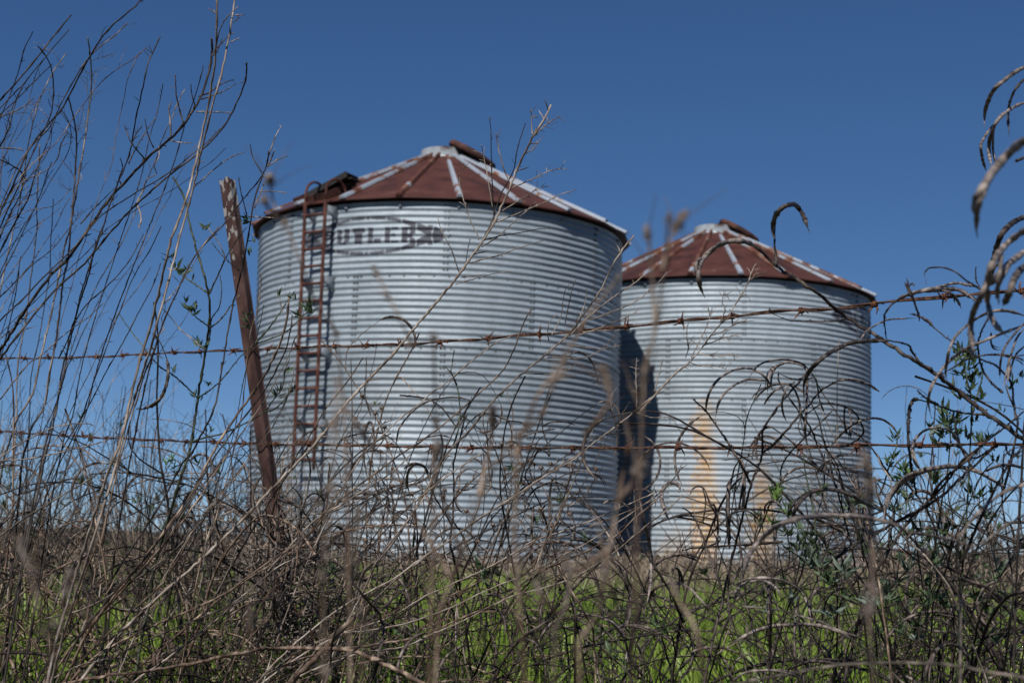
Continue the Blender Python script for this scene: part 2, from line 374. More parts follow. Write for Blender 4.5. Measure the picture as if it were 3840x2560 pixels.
    for a in range(len(prof)-1):
        for j in range(NTc): Q.append((a*NTc+j, a*NTc+(j+1) % NTc, (a+1)*NTc+(j+1) % NTc, (a+1)*NTc+j))
    mb.add(V, Q); part(mb, 'fill_collar', M['collar'])
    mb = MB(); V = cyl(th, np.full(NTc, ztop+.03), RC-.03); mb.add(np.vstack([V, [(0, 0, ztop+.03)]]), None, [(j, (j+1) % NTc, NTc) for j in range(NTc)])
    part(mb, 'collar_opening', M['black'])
    mb = MB(); tl = R(29*hatch_dir); c = np.array(lid_pos[seed]); ex = np.array((math.cos(tl), 0, -math.sin(tl))); ez = np.array((math.sin(tl), 0, math.cos(tl))); ey = np.array((0, 1, 0))
    ey2 = ey*math.cos(.12) + ez*math.sin(.12); ez2 = ez*math.cos(.12) - ey*math.sin(.12)
    prof = [(.30, -.045), (.31, -.045), (.315, .0), (.30, .025), (.16, .045), (.0, .055)]
    V = []; Q = []
    for r_, z_ in prof:
        for t in th: V.append(c + ex*r_*math.cos(t) + ey2*r_*math.sin(t) + ez2*z_)
    for a in range(len(prof)-1):
        for j in range(NTc): Q.append((a*NTc+j, a*NTc+(j+1) % NTc, (a+1)*NTc+(j+1) % NTc, (a+1)*NTc+j))
    mb.add(V, Q); V2 = [c + ex*.3*math.cos(t) + ey2*.3*math.sin(t) - ez2*.01 for t in th] + [c - ez2*.01]
    lid = part(mb, 'fill_lid', M['lid'])
    mb = MB(); mb.add(V2, None, [((j+1) % NTc, j, NTc) for j in range(NTc)]); part(mb, 'lid_underside', M['black'], lid)
    mb = MB()                                        # strut that carries the lid
    mb.box(c*np.array((.55, .55, 1)) + (0, 0, -.06), ex*.14, ey*.02, ez*.012); part(mb, 'lid_hinge', M['lid'], lid)
    emblem(b, R(emb))
    # concrete pad showing at the base
    mb = MB(); th = np.linspace(0, 2*math.pi, 96, endpoint=False)
    V = np.vstack([cyl(th, np.full(96, .035), RB-.05), cyl(th, np.full(96, .03), RB+.07), cyl(th, np.full(96, -.5), RB+.09)]); Q = []
    for a in range(2):
        for j in range(96): Q.append((a*96+j, a*96+(j+1) % 96, (a+1)*96+(j+1) % 96, (a+1)*96+j))
    mb.add(V, Q); part(mb, 'base_pad', M['pad'])
    if ladder is not None:
        t = R(ladder); rad = np.array((math.sin(t), -math.cos(t), 0)); tg = np.array((math.cos(t), math.sin(t), 0)); so_ = .19; hw = .138
        lad = thing('ladder', '', '', (x, y, zb)); del lad['label']; del lad['category']; lad.parent = b; lad.location = (0, 0, 0)
        lad['_o'] = [x, y, zb]
        for s_ in (-1, 1):
            mb = MB(); base = rad*(RB+so_) + tg*hw*s_
            pts = [base + (0, 0, .95), base + (0, 0, HW+.02)]
            hp = []
            for a in np.linspace(0, math.pi*.93, 12): hp.append(base - rad*.17*(1-math.cos(a)) + np.array((0, 0, HW+.10+.17*math.sin(a))))
            hp.append(hp[-1] + np.array((0, 0, -.07)))
            mb.tube(smooth([pts[0], pts[1]], 12), .020, 6); mb.tube(np.array([pts[1]] + hp), .014, 6)
            part(mb, 'ladder_rail', M['lrust'], lad)
        zz = 1.05; i = 0
        while zz < HW + .0:
            mb = MB(); c = rad*(RB+so_) + (0, 0, zz); mb.tube([c-tg*hw, c+tg*hw], .0145, 6)
            for s_ in (-1, 1): mb.box(c+tg*s_*(hw-.018), tg*.012, rad*.006, np.array((0, 0, .022)))
            part(mb, 'rung', M['lrust'], lad); zz += .1835
        for k in range(5):
            for s_ in (-1, 1):
                zc = HW - .09 - k*RH; mb = MB(); c = rad*(RB+so_*.5) + tg*(hw+.012)*s_ + (0, 0, zc)
                tri = [c-rad*so_*.5+(0, 0, .06), c-rad*so_*.5-(0, 0, .10), c+rad*so_*.5-(0, 0, .012), c+rad*so_*.5+(0, 0, .05)]
                V = [np.array(q)-tg*.003 for q in tri] + [np.array(q)+tg*.003 for q in tri]
                mb.add(V, [(0, 1, 2, 3), (7, 6, 5, 4), (0, 4, 5, 1), (1, 5, 6, 2), (2, 6, 7, 3), (3, 7, 4, 0)])
                part(mb, 'ladder_bracket', M['galv_trim'], lad)
        # open inspection hatch above the ladder
        t = R(-39); rad = np.array((math.sin(t), -math.cos(t), 0)); tg = np.array((math.cos(t), math.sin(t), 0))
        f = .10; hc = cyl(t, ze + (RE-(RE-f-.22))*SL, RE-f-.22); up_ = -rad*math.cos(R(28.3)) + np.array((0, 0, math.sin(R(28.3)))); nn = rad*math.sin(R(28.3)) + np.array((0, 0, math.cos(R(28.3))))
        hat = MB()
        for s_ in (-1, 1):
            hat.box(hc + tg*.25*s_ + nn*.035, tg*.010, up_*.24, nn*.035); hat.box(hc + up_*.23*s_ + nn*.034, tg*.238, up_*.010, nn*.033)
        ho = part(hat, 'roof_hatch', M['lid'], None, False)
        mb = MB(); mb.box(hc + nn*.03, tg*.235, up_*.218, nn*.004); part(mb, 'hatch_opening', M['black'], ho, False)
        lu = up_*math.cos(R(3)) + nn*math.sin(R(3)); ln_ = nn*math.cos(R(3)) - up_*math.sin(R(3))
        vv = (tg*.86 + up_*.45 + nn*.22); vv /= np.linalg.norm(vv); lc = hc + nn*.085 + tg*.10 + up_*.02
        wv = np.cross(vv, nn*.92 - rad*.38); wv /= np.linalg.norm(wv); n3 = np.cross(vv, wv)
        mb = MB(); mb.box(lc, vv*.27, wv*.15, n3*.006); mb.box(lc + vv*.20 - n3*np.sign(n3[2])*.03, vv*.10 + n3*.05, wv*.12, n3*.006)
        for s_ in (-1, 1): mb.box(lc + wv*.152*s_ - n3*np.sign(n3[2])*.02, vv*.27, wv*.003, n3*.03)
        part(mb, 'hatch_lid', M['black'], ho, False)
    return b

M['pad'] = mat('weathered_concrete', [(.16, .14, .12), (.3, .28, .25)], scale=6, bump=.4, rough=.9)
g1 = galv('zinc_clean', .97); g2 = galv('zinc_dull', .90); g3 = galv('zinc_grey', .78)
gs = galv('zinc_rust_stained', .97, stains=((-.40, .15, 2.4, -.1, .90, .03), (.30, .13, 1.6, -.1, .85, .07), (-.65, .2, .7, -.2, .7, .3)))
gs2 = galv('zinc_rust_stained_dull', .88, stains=((-.40, .15, 2.4, -.1, .90, .03), (.30, .13, 1.6, -.1, .85, .07)))
lid_pos = {1: (.34, -.06, 4.84), 2: (.35, -.02, 4.83)}
B1 = make_bin(-.865, 16.6, .365, 'nearer corrugated steel bin with a rusty ladder and open hatch on its cone roof', [g1, g1, g3, g1, g2], [0, 0, 0, 0, 0, 1, 0, 1, 1, 0, 1, 0, 2, 1, 0, 1, 1, 2, 1, 1, 1, 2], 4.2, ladder=-32.4, emb=-18.6, seed=1, rib0=7.4)
B2 = make_bin(2.83, 19.75, .235, 'farther corrugated steel bin with orange rust streaks low on its wall', [g1, g2, gs, gs2, gs], [0, 1, 1, 1, 0, 1, 2, 0, 2, 1, 1, 0, 2, 1, 2, 1, 2, 1, 2, 1, 1, 2], 2.0, emb=60, seed=2, rib0=0.5)

# ------------------------------------------------------------------ ground
def make_ground():
    xs = np.concatenate([-np.geomspace(900, 12, 26), np.linspace(-11.5, 11.5, 116), np.geomspace(12, 900, 26)])
    ys = np.concatenate([-np.geomspace(300, 4, 16), np.linspace(-3.6, 26, 150), np.geomspace(27, 1500, 30)])
    X, Y = np.meshgrid(xs, ys); Z = ground_z(X, Y); nx = len(xs)
    Z = Z + .02*rng.standard_normal(Z.shape)*((np.abs(X) < 12) & (Y < 26) & (Y > -3))
    i = np.arange(len(ys)-1)[:, None]*nx; j = np.arange(nx-1)[None]
    mb = MB(); mb.add(np.stack([X, Y, Z], -1).reshape(-1, 3), np.stack([i+j, i+j+1, i+nx+j+1, i+nx+j], -1).reshape(-1, 4))
    tag(mb.build('ground', M['dirt']), 'uneven field soil under grass and weeds', 'ground', kind='structure')
make_ground()

def patch(x, y, s, ph):   # smooth pseudo noise 0..1
    return .5 + .25*(np.sin(x*s+ph)*np.cos(y*s*.8+ph*2) + np.sin(x*s*2.3+ph*3+1)*np.sin(y*s*1.9+ph) + .6*np.sin((x+y)*s*3.7+ph))

def blades(n, xr, yr, h, wd, bend, name, mt, label, cat, dens=None, keep=1.0, lie=0.):
    x = rng.uniform(*xr, n); y = yr[0] + (yr[1]-yr[0])*rng.random(n)**1.35
    if dens is not None:
        k = rng.random(n) < dens(x, y); x, y = x[k], y[k]
    k = np.abs(x) < .40*y + .5; x, y = x[k], y[k]
    for bx, by in ((-.865, 16.6), (2.83, 19.75)):
        k = np.hypot(x-bx, y-by) > RB + .08; x, y = x[k], y[k]
    n = len(x); z = ground_z(x, y) - .01
    hh = h[0] + (h[1]-h[0])*rng.random(n)**1.5; hh *= .75 + .5*patch(x, y, 2.1, 1.)
    a = rng.uniform(0, 2*math.pi, n); lean = bend*(.2 + rng.random(n)) ; sx, cx = np.sin(a), np.cos(a)
    b = rng.uniform(0, math.pi, n); ux, uy = np.cos(b), np.sin(b); w0 = wd*(.6+.8*rng.random(n)); V = []
    for f, wf in ((0, .9), (.4, 1.), (.75, .7), (1., .08)):
        off = lean*hh*(f**1.8); px = x + cx*off; py = y + sx*off; pz = z + hh*f*(1 - lie*.8) - .25*lean*hh*f*f
        V.append(np.stack([px-ux*w0*wf/2, py-uy*w0*wf/2, pz], -1)); V.append(np.stack([px+ux*w0*wf/2, py+uy*w0*wf/2, pz], -1))
    V = np.stack(V, 1).reshape(-1, 3); i = np.arange(n)[:, None]*8
    Q = np.concatenate([i + np.array([[0, 1, 3, 2]]), i + np.array([[2, 3, 5, 4]]), i + np.array([[4, 5, 7, 6]])], 0)
    mb = MB(); mb.add(V, Q); return tag(mb.build(name, mt), label, cat, kind='stuff')
gd = lambda x, y: np.clip(1.6*patch(x, y, 1.15, .7) - .18 + .22*np.exp(-((x)/.9)**2), .06, 1)
blades(95000, (-3.2, 3.2), (3.4, 9.5), (.10, .33), .0068, .5, 'grass', M['grass'], 'bright green grass growing under the dry weeds', 'grass', gd)
blades(45000, (-8, 9), (8, 19.5), (.06, .20), .010, .5, 'grass', M['grass'], 'green grass sloping up to the grain bins', 'grass', lambda x, y: gd(x, y)*np.clip(1.15 - (y-8)/5.0, .12, 1))
blades(15000, (-2.2, 2.2), (3.1, 5.4), (.20, .42), .0085, .45, 'grass', M['grass'], 'taller blades of bright grass nearest the fence', 'grass', lambda x, y: np.clip(1.7*patch(x, y, 2.1, .3) - .45 + .4*np.exp(-(x/.8)**2), .0, 1))
sd = lambda x, y: np.clip(1.3 - 1.6*patch(x, y, 1.15, .7) - .2*np.exp(-((x)/.9)**2), .05, 1)
blades(38000, (-3.2, 3.2), (3.2, 9), (.05, .26), .0042, 1.5, 'dry_grass', M['straw'], 'tan dead grass lying flat between the green patches', 'dry grass', sd, lie=.35)
blades(80000, (-9, 10), (8, 22), (.07, .30), .008, .9, 'dry_grass', M['straw'], 'tan dead grass round the feet of the grain bins', 'dry grass', lambda x, y: np.clip(patch(x, y, .9, 2.) + (y-10)/5.0, .15, 1))

# ------------------------------------------------------------------ plant generators
def wander(p, d, ln, n=7, curl=.12, grav=0., rs=random):
    p = np.array(p, float); d = np.array(d, float); d /= np.linalg.norm(d); out = [p.copy()]; st = ln/(n-1)
    bend = np.array([rs.gauss(0, curl) for _ in range(3)])
    for i in range(n-1):
        d = d + bend*.6 + np.array([rs.gauss(0, curl) for _ in range(3)])*.5 + np.array((0, 0, grav)); d /= np.linalg.norm(d)
        p = p + d*st; out.append(p.copy())
    return np.array(out)
def side_dir(t, ang, rs=random):
    t = np.array(t, float); t /= np.linalg.norm(t)
    a = np.array([rs.gauss(0, 1) for _ in range(3)]); a -= t*np.dot(a, t); a /= np.linalg.norm(a)
    return t*math.cos(ang) + a*math.sin(ang)
def twigs(mb, p, d, ln, r, lvl, rs=random, bead=None, k=3, n=6, ang=.6, curl=.16, kids=(2, 4)):
    P = wander(p, d, ln, n, curl, .02, rs); mb.tube(P, np.linspace(r, r*.5, n), k, False)
    if lvl > 0:
        for _ in range(rs.randint(*kids)):
            i = rs.randint(1, n-2); twigs(mb, P[i], side_dir(P[i+1]-P[i], ang*rs.uniform(.7, 1.3), rs), ln*rs.uniform(.3, .62), r*.65, lvl-1, rs, bead, k, max(4, n-1), ang, curl, kids)
    elif bead is not None: blob(bead, P[-1], bead_r, rs)
bead_r = .0011
def blob(mb, c, r, rs=random):
    c = np.asarray(c); V = [c+np.array(q)*r*rs.uniform(.8, 1.2) for q in ((1, 0, 0), (-1, 0, 0), (0, 1, 0), (0, -1, 0), (0, 0, 1), (0, 0, -1))]
    mb.add(V, None, [(0, 2, 4), (2, 1, 4), (1, 3, 4), (3, 0, 4), (2, 0, 5), (1, 2, 5), (3, 1, 5), (0, 3, 5)])
def leaf(mb, p, d, ln, wd, rs=random, fold=.25, serr=True):
    d = np.array(d, float); d /= np.linalg.norm(d); s = side_dir(d, math.pi/2, rs); nrm = np.cross(d, s); n = 7; V = []; droop = rs.uniform(-.25, .45)
    for i in range(n):
        f = i/(n-1); wv = wd*(math.sin(math.pi*min(1, f*1.02+.02)**.8)**.9)*(1 if not serr or i % 2 else .78)
        c = np.array(p) + d*ln*f - nrm*ln*droop*f*f
        V += [c - s*wv/2 + nrm*wv*fold, c, c + s*wv/2 + nrm*wv*fold]
    Q = []
    for i in range(n-1): Q += [(i*3, i*3+1, i*3+4, i*3+3), (i*3+1, i*3+2, i*3+5, i*3+4)]
    mb.add(V, Q)
def leafcluster(mb, p, d, n, ln, rs=random):
    for _ in range(n):
        l = ln*rs.uniform(.5, 1.15); leaf(mb, np.array(p)+np.array([rs.gauss(0, 1) for _ in range(3)])*ln*.12, side_dir(d, rs.uniform(.3, 1.25), rs), l, l*rs.uniform(.2, .32), rs)
def arc_pod(p, d, ln, rs, curv=None):
    """curved pod: heads out along d, then bends over and down"""
    p = np.array(p, float); d = np.array(d, float); d /= np.linalg.norm(d); out = [p.copy()]; n = 11; st = ln/(n-1); c = curv or rs.uniform(.16, .3)
    h = np.array((d[0], d[1], 0)); 
    if np.linalg.norm(h) < .1: h = np.array((rs.gauss(0, 1), rs.gauss(0, 1), 0))
    h /= np.linalg.norm(h); ax = np.cross(d, np.array((0, 0, -1.0)));
    if np.linalg.norm(ax) < .05: ax = np.cross(d, h)
    ax /= np.linalg.norm(ax)
    for i in range(n-1):
        d = np.array(Matrix.Rotation(c, 3, Vector(ax)) @ Vector(d)); p = p + d*st; out.append(p.copy())
    return np.array(out)
def pod_tube(mb, P, r, k=6):
    n = len(P); f = np.linspace(0, 1, n); rad = r*np.clip(np.minimum(np.minimum(.45+f*6, 1), (1-f)*7+.12), .1, 1)*(1+.10*np.sin(f*random.uniform(40, 75)+random.random()*6))*(1+.10*rng.standard_normal(n))
    mb.tube(P, rad, k)
    if n > 20 and random.random() < .45:              # split pod: one valve springs away towards the tip
        i0 = int(n*random.uniform(.35, .6)); g = np.clip((np.arange(n)-i0)/(n-i0), 0, 1); o_ = side_dir(P[-1]-P[-4], 1.5)
        mb.tube((P + o_*(g*r*random.uniform(3, 7))[:, None])[i0:], rad[i0:]*.7, 5)

# ------------------------------------------------------------------ fence: leaning post and two barbed wires
def invd(px): return .4545 - (2300-px)*.0000968      # the fence runs away to the left: inverse depth against picture column
def FD(px, py, d=None):                              # point given in a 2352 wide picture
    return P3(px*2.977, py*2.977, d or 1/invd(px))
def make_wire(name_label, ctrl, seed):
    rs = random.Random(seed); C = smooth([FD(a, b) for a, b in ctrl], 900)
    ln = np.concatenate([[0], np.cumsum(np.linalg.norm(np.diff(C, axis=0), axis=1))]); root = C[450]
    t = thing('barbed_wire', name_label, 'barbed wire', tuple(float(q) for q in root), 'barbed wires of the fence')
    tn = np.gradient(C, axis=0); tn /= np.linalg.norm(tn, axis=1)[:, None]; u = np.cross(tn, (0, 0, 1.)); u /= np.linalg.norm(u, axis=1)[:, None]; v = np.cross(tn, u)
    wob = np.cumsum(rng.standard_normal(900))*.0; ph = ln/.0105*.36 + .9*np.sin(ln*9) + .5*np.sin(ln*23)
    mb = MB()
    for s in (0, math.pi):
        off = .0016*(np.cos(ph+s)[:, None]*u + np.sin(ph+s)[:, None]*v)
        mb.tube(C + off + (.0012*np.sin(ln*31+seed))[:, None]*v, .0018, 5)
    mb.build('twisted_strands', M['wire'], t)
    # one barb: two tight turns and four pointed ends, then copies
    protos = []
    for q in range(4):
        mb = MB(); a = np.linspace(0, 4.5*math.pi, 30)
        mb.tube(np.stack([(a/a[-1]-.5)*.008,   .0046*np.cos(a), .0046*np.sin(a)], -1), .0014, 5)
        for (sx, an) in ((-.004, rs.uniform(0, 6.28)), (-.0035, rs.uniform(0, 6.28)), (.0035, rs.uniform(0, 6.28)), (.004, rs.uniform(0, 6.28))):
            e = np.array((sx*rs.uniform(.5, 2.2), math.cos(an)*.019*rs.uniform(.7, 1.1), math.sin(an)*.019)); m_ = np.array((sx, math.cos(an+1.0)*.0036, math.sin(an+1.0)*.0036))
            mb.tube([m_, (m_+e)*.55, e], [.0016, .0014, .0005], 5)
        protos.append(mb)
    pos = .03; k = 0; made = []
    while pos < ln[-1]-.02:
        i = int(np.searchsorted(ln, pos)); q = k % 4
        if k < 4: o = protos[q].build('barb', M['barb'], None); o.parent = t
        else: o = made[q].copy(); sc.collection.objects.link(o); o.parent = t
        made.append(o) if k < 4 else None
        x_ = Vector(tn[i]); z_ = Vector(v[i]); y_ = z_.cross(x_); rot = Matrix((x_, y_, z_)).transposed() @ Matrix.Rotation(rs.uniform(0, 6.28), 3, 'X')
        o.matrix_local = Matrix.Translation(Vector(C[i]) - Vector(root)) @ rot.to_4x4()
        pos += .127*rs.uniform(.86, 1.12); k += 1
    return t
make_wire('upper rusty barbed wire running from behind the left weeds up to the right edge', [(-60, 822), (0, 823), (200, 820), (400, 810), (560, 804), (700, 797), (860, 793), (1000, 786), (1180, 772), (1350, 758), (1526, 741), (1660, 728), (1800, 715), (1950, 705), (2130, 684), (2352, 668), (2460, 655)], 3)
make_wire('lower rusty barbed wire running level across both bins', [(-60, 985), (0, 990), (200, 1003), (400, 1012), (580, 1018), (800, 1022), (1000, 1026), (1250, 1028), (1480, 1028), (1760, 1027), (1950, 1023), (2115, 1022), (2352, 1020), (2460, 1018)], 4)

def make_post():
    top = FD(518, 406, 3.42); bot = FD(716, 1745, 3.42); base = bot.copy(); base[2] = float(ground_z(bot[0], bot[1]))
    t = thing('fence_post', 'leaning rusty steel fence post with flaking white paint at its top', 'fence post', tuple(float(q) for q in base))
    ax = top - base; L_ = np.linalg.norm(ax); ax /= L_; view = VF - ax*np.dot(VF, ax); view /= np.linalg.norm(view); sd = np.cross(view, ax); sd /= np.linalg.norm(sd)
    if sd[0] < 0: sd = -sd
    # angle section: wide left leg, ridge towards the viewer, narrow right leg, flared lips
    prof = [(-.0185, .012), (-.0165, .0115), (-.013, .0125), (.003, .0015), (.006, .000), (.009, .0015), (.0165, .016), (.0185, .0165)]
    th = .0028; inner = [(a, b+th) for a, b in prof[::-1]]; sec = prof + inner; ns = 60; V = []; Q = []
    for s in range(ns+1):
        f = s/ns; c = (base - ax*.15) + ax*(L_+.15)*f
        for (a, b) in sec:
            e = 0
            if s == ns: e = .006*math.sin(a*260+1.0) - .004
            V.append(c + sd*a + view*b + ax*e)
    k = len(sec)
    for s in range(ns):
        for j in range(k): Q.append((s*k+j, s*k+(j+1) % k, (s+1)*k+(j+1) % k, (s+1)*k+j))
    for j in range(len(prof)-1): Q.append((ns*k+j, ns*k+j+1, ns*k+k-2-j, ns*k+k-1-j))
    mb = MB(); mb.add(V, Q); body = mb.build('post_body', M['post'], t, False)
    for py in (803, 1018):                             # wire ties
        c0 = FD(575 if py < 900 else 606, py); d0 = np.dot(c0-base, ax); c = base + ax*d0; a = np.linspace(0, 2*math.pi*1.4, 26)
        mb = MB(); mb.tube([c + sd*.022*math.cos(q) + view*(.008+.014*math.sin(q)) + ax*(.012*(q/8.8)-.006) for q in a], .0014, 5); mb.build('wire_tie', M['wire'], t)
def postmat():
    mt = mat('rusty_flaking_post', [(.028, .014, .012), (.060, .030, .025), (.10, .055, .045)], scale=30, rough=.85, bump=.5, stretch=(1, 1, .4), detail=8)
    n = mt.node_tree; b = n.nodes['Principled BSDF']; L = n.links.new; src = b.inputs['Base Color'].links[0].from_socket
    tc = n.nodes.new('ShaderNodeTexCoord'); mp = n.nodes.new('ShaderNodeMapping'); mp.inputs['Scale'].default_value = (1, 1, .42)
    nz = n.nodes.new('ShaderNodeTexNoise'); nz.inputs['Scale'].default_value = 105; nz.inputs['Detail'].default_value = 2; L(tc.outputs['Object'], mp.inputs[0]); L(mp.outputs[0], nz.inputs[0])
    sx = n.nodes.new('ShaderNodeSeparateXYZ'); L(tc.outputs['Object'], sx.inputs[0])
    mr = n.nodes.new('ShaderNodeMapRange'); mr.inputs[1].default_value = 1.02; mr.inputs[2].default_value = 1.42; mr.inputs[3].default_value = -.18; mr.inputs[4].default_value = .10; L(sx.outputs[2], mr.inputs[0])
    ad = n.nodes.new('ShaderNodeMath'); ad.operation = 'ADD'; L(nz.outputs[0], ad.inputs[0]); L(mr.outputs[0], ad.inputs[1])
    r = n.nodes.new('ShaderNodeValToRGB'); r.color_ramp.elements[0].position = .60; r.color_ramp.elements[1].position = .63; L(ad.outputs[0], r.inputs[0])
    mx = n.nodes.new('ShaderNodeMix'); mx.data_type = 'RGBA'; L(r.outputs[0], mx.inputs[0]); L(src, mx.inputs[6]); mx.inputs[7].default_value = (.27, .26, .24, 1); L(mx.outputs[2], b.inputs['Base Color'])
    return mt
M['post'] = postmat(); make_post()

# ------------------------------------------------------------------ single plants in the fence row
WK = 1.55
def make_plant(name, label, cat, base, d, stems, pods=(), heads=(), leaves=(), group=None, seed=0, dj=.05, echo=0):
    """stems: (crop, width, material, twig count, twig length, points[, depth at start, depth at end]) measured from the photograph,
    laid out in space round the plant's own root; every stem is carried down to the root on the ground"""
    rs = random.Random(seed)
    gx, gd_ = base; v = P3(gx, 2334, gd_); bx, by = float(v[0]), float(v[1]); bz = float(ground_z(bx, by)); root = np.array((bx, by, bz))
    t = thing(name, label, cat, (bx, by, bz), group); lv = {}
    def real(crop, s, d0, d1):
        pp = pts_of(crop, s); n = len(pp); ph = rs.uniform(0, 6)
        return [P3(x, y, d0 + (d1-d0)*i/max(1, n-1) + dj*math.sin(ph + i*.8)) for i, (x, y) in enumerate(pp)]
    beads = MB(); extra = []
    for st in stems:
        if len(st) > 8:
            for _ in range(echo):
                ox, oy, sx = rs.uniform(-150, 150), rs.uniform(60, 420), rs.uniform(-.10, .10); pp = [tuple(float(v) for v in a.split(',')) for a in st[5].split()]; y1 = pp[-1][1]
                ns = ' '.join('%.0f,%.0f' % (x + ox + (y1-y)*sx, y + oy*(y1-y)/max(1, y1-pp[0][1])) for x, y in pp)
                dz = rs.uniform(-.15, .5); extra.append((st[0], max(6, st[1]*rs.uniform(.5, .8)), rs.choice(['dark', 'dark', 'dark', 'brown']), st[3]//2+3, st[4], ns, st[6]+dz, st[7]+dz, 'root'))
    for st in list(stems) + extra:
        crop, wpx, mt, tn, tl, s = st[:6]; d0, d1 = (st[6], st[7]) if len(st) > 7 else (d, d)
        rootit = len(st) > 8 and st[8] == 'root'
        P = real(crop, s, d0, d1); nt_ = len(P)
        if rootit:
            q = np.array(P[-1]); dd_ = q - np.array(P[-2]); dd_ /= np.linalg.norm(dd_)
            for _ in range(60):
                dd_ = dd_ + np.array((0, 0, -.22)); dd_ /= np.linalg.norm(dd_); q = q + dd_*.10; P.append(q.copy())
                if q[2] < float(ground_z(q[0], q[1])) - .02: break
        n = max(8, 6*len(P)); C = smooth(P, n); r1 = wpx*(WK if mt in ('dark', 'brown', 'green') or wpx < 12 else 1.1)/2/GF*d; rad = np.linspace(r1*.5, r1, n)
        rad = rad*(1+.10*np.sin(np.arange(n)*1.9+rs.random()*6)*np.array([rs.random() for _ in range(n)]))
        for _ in range(3): C[1:-1] = .25*C[:-2] + .5*C[1:-1] + .25*C[2:]
        C = C + np.array([[rs.gauss(0, 1) for _ in range(3)] for _ in range(n)])*r1*.16
        rad[rs.randint(2, 6)::rs.randint(7, 12)] *= 1.38          # nodes
        mb = MB(); mb.tube(C, rad, 6 if wpx > 9 else 4)
        L_ = tl/GF*d
        for _ in range(tn):
            i = rs.randint(1, int(n*(.75 if not rootit else .55))); dd = side_dir(C[i-1]-C[i+1], rs.uniform(.45, 1.1), rs)
            if L_ > .045: twigs(mb, C[i], dd, L_*rs.uniform(.35, 1), max(.0004, r1*.28), 1 if L_ > .06 else 0, rs, beads if mt == 'pale' else None, 3, 6, kids=(2, 5))
            else: mb.tube(wander(C[i], dd, L_*rs.uniform(.4, 1), 4, .2, 0, rs), [max(.0005, r1*.35)]*3+[.0003], 3, False)
        for _ in range(int(n*.35)):                      # leaf scars and stubs
            i = rs.randint(1, n-2); dd = side_dir(C[i-1]-C[i+1], rs.uniform(.5, 1.2), rs); mb.tube([C[i], C[i]+dd*(rad[i]+rs.uniform(.001, .004))], [rad[i]*.55, rad[i]*.2], 4)
        mb.build('stem', M[mt], t)
    if beads.V: beads.build('seed_beads', M['head'], t)['kind'] = 'stuff'
    for pdn in pods:
        crop, wpx, mt, s = pdn[:4]; dd = pdn[4] if len(pdn) > 4 else d
        C = smooth(real(crop, s, dd, dd*rs.uniform(.96, 1.04)), 40); mb = MB(); pod_tube(mb, C, wpx/2/GF*dd, 8)
        e = C[-1] + (C[-1]-C[-3]); mb.tube([C[-1], e], [wpx/10/GF*dd, .0002], 4)
        mb.build('seed_pod', M[mt], t)
    for crop, mt, n, ln, s in leaves:
        for p in real(crop, s, d, d):
            mb = MB(); leafcluster(mb, p, (rs.uniform(-.4, .4), rs.uniform(-.4, .2), 1), n, ln/GF*d*1.15, rs); mb.build('leaf_cluster', M[mt], t)
    for crop, node, hs_ in heads:                          # dried flower heads on thin curved stalks
        nd = real(crop, node, d, d)[0]
        for h in real(crop, hs_, d, d):
            h = h + VF*rs.uniform(-.1, .1); mid = nd*.5 + h*.5 + np.array((rs.gauss(0, .012), 0, -.02)); tp = h - np.array((0, 0, .02)); C = smooth([nd, mid, tp, h], 14)
            mb = MB(); mb.tube(C, np.linspace(.0010, .0007, 14), 4); u = C[-1]-C[-3]; u /= np.linalg.norm(u); hd = rs.uniform(.0034, .0048)
            mb.tube([h-u*.003, h, h+u*.0025, h+u*.004], [.0012, hd, hd*.9, hd*.35], 8)
            for _ in range(9):
                a = side_dir(u, 1.5, rs); mb.tube([h+a*hd*.8, h+a*(hd+.0015)-u*.002, h+a*(hd+.001)-u*rs.uniform(.004, .007)], [.0005, .0005, .0002], 3, False)
            mb.build('seed_head', M['head'], t)
    return t
TW = 'tall dry weeds on the left'
make_plant('tall_dry_weed', 'dark many stemmed dead weed at the left edge with a forked tip reaching the top', 'dry weed', (420, 3.0), 2.75, [
 ('A', 12, 'dark', 16, 170, '1000,-40 965,0 920,50 835,115 715,230 610,395 510,575 430,740 310,870 190,1030 130,1170 60,1330 -20,1500 -120,1750 -200,2100', 2.6, 2.8, 'root'),
 ('A', 12, 'dark', 8, 110, '485,105 345,275 240,410 130,545 40,640 -40,730 -160,900 -260,1200', 2.7, 2.7, 'root'),
 ('A', 9, 'dark', 8, 60, '225,215 160,340 130,480 80,620 0,810 -80,1000 -160,1300', 2.9, 2.9, 'root'),
 ('A', 8, 'dark', 8, 110, '145,600 95,740 60,880 0,1000 -70,1150'),
 ('A', 10, 'dark', 12, 120, '255,315 310,375 350,470 368,590 352,770 270,950 235,1020 180,1150 130,1270 30,1480 -60,1700', 2.7, 2.8, 'root'),
 ('A', 9, 'dark', 10, 60, '355,1110 320,1190 290,1290 230,1440 165,1568 100,1710 0,1900 -90,2100', 2.9, 2.9, 'root'),
 ('A', 9, 'dark', 8, 90, '180,1150 150,1300 60,1480 0,1620 -60,1800', 2.8, 2.8),
 ('A', 9, 'dark', 8, 90, '380,800 340,930 280,1080 230,1220 200,1340 130,1470 60,1600 -30,1780'),
], seed=1, group=TW, echo=2)
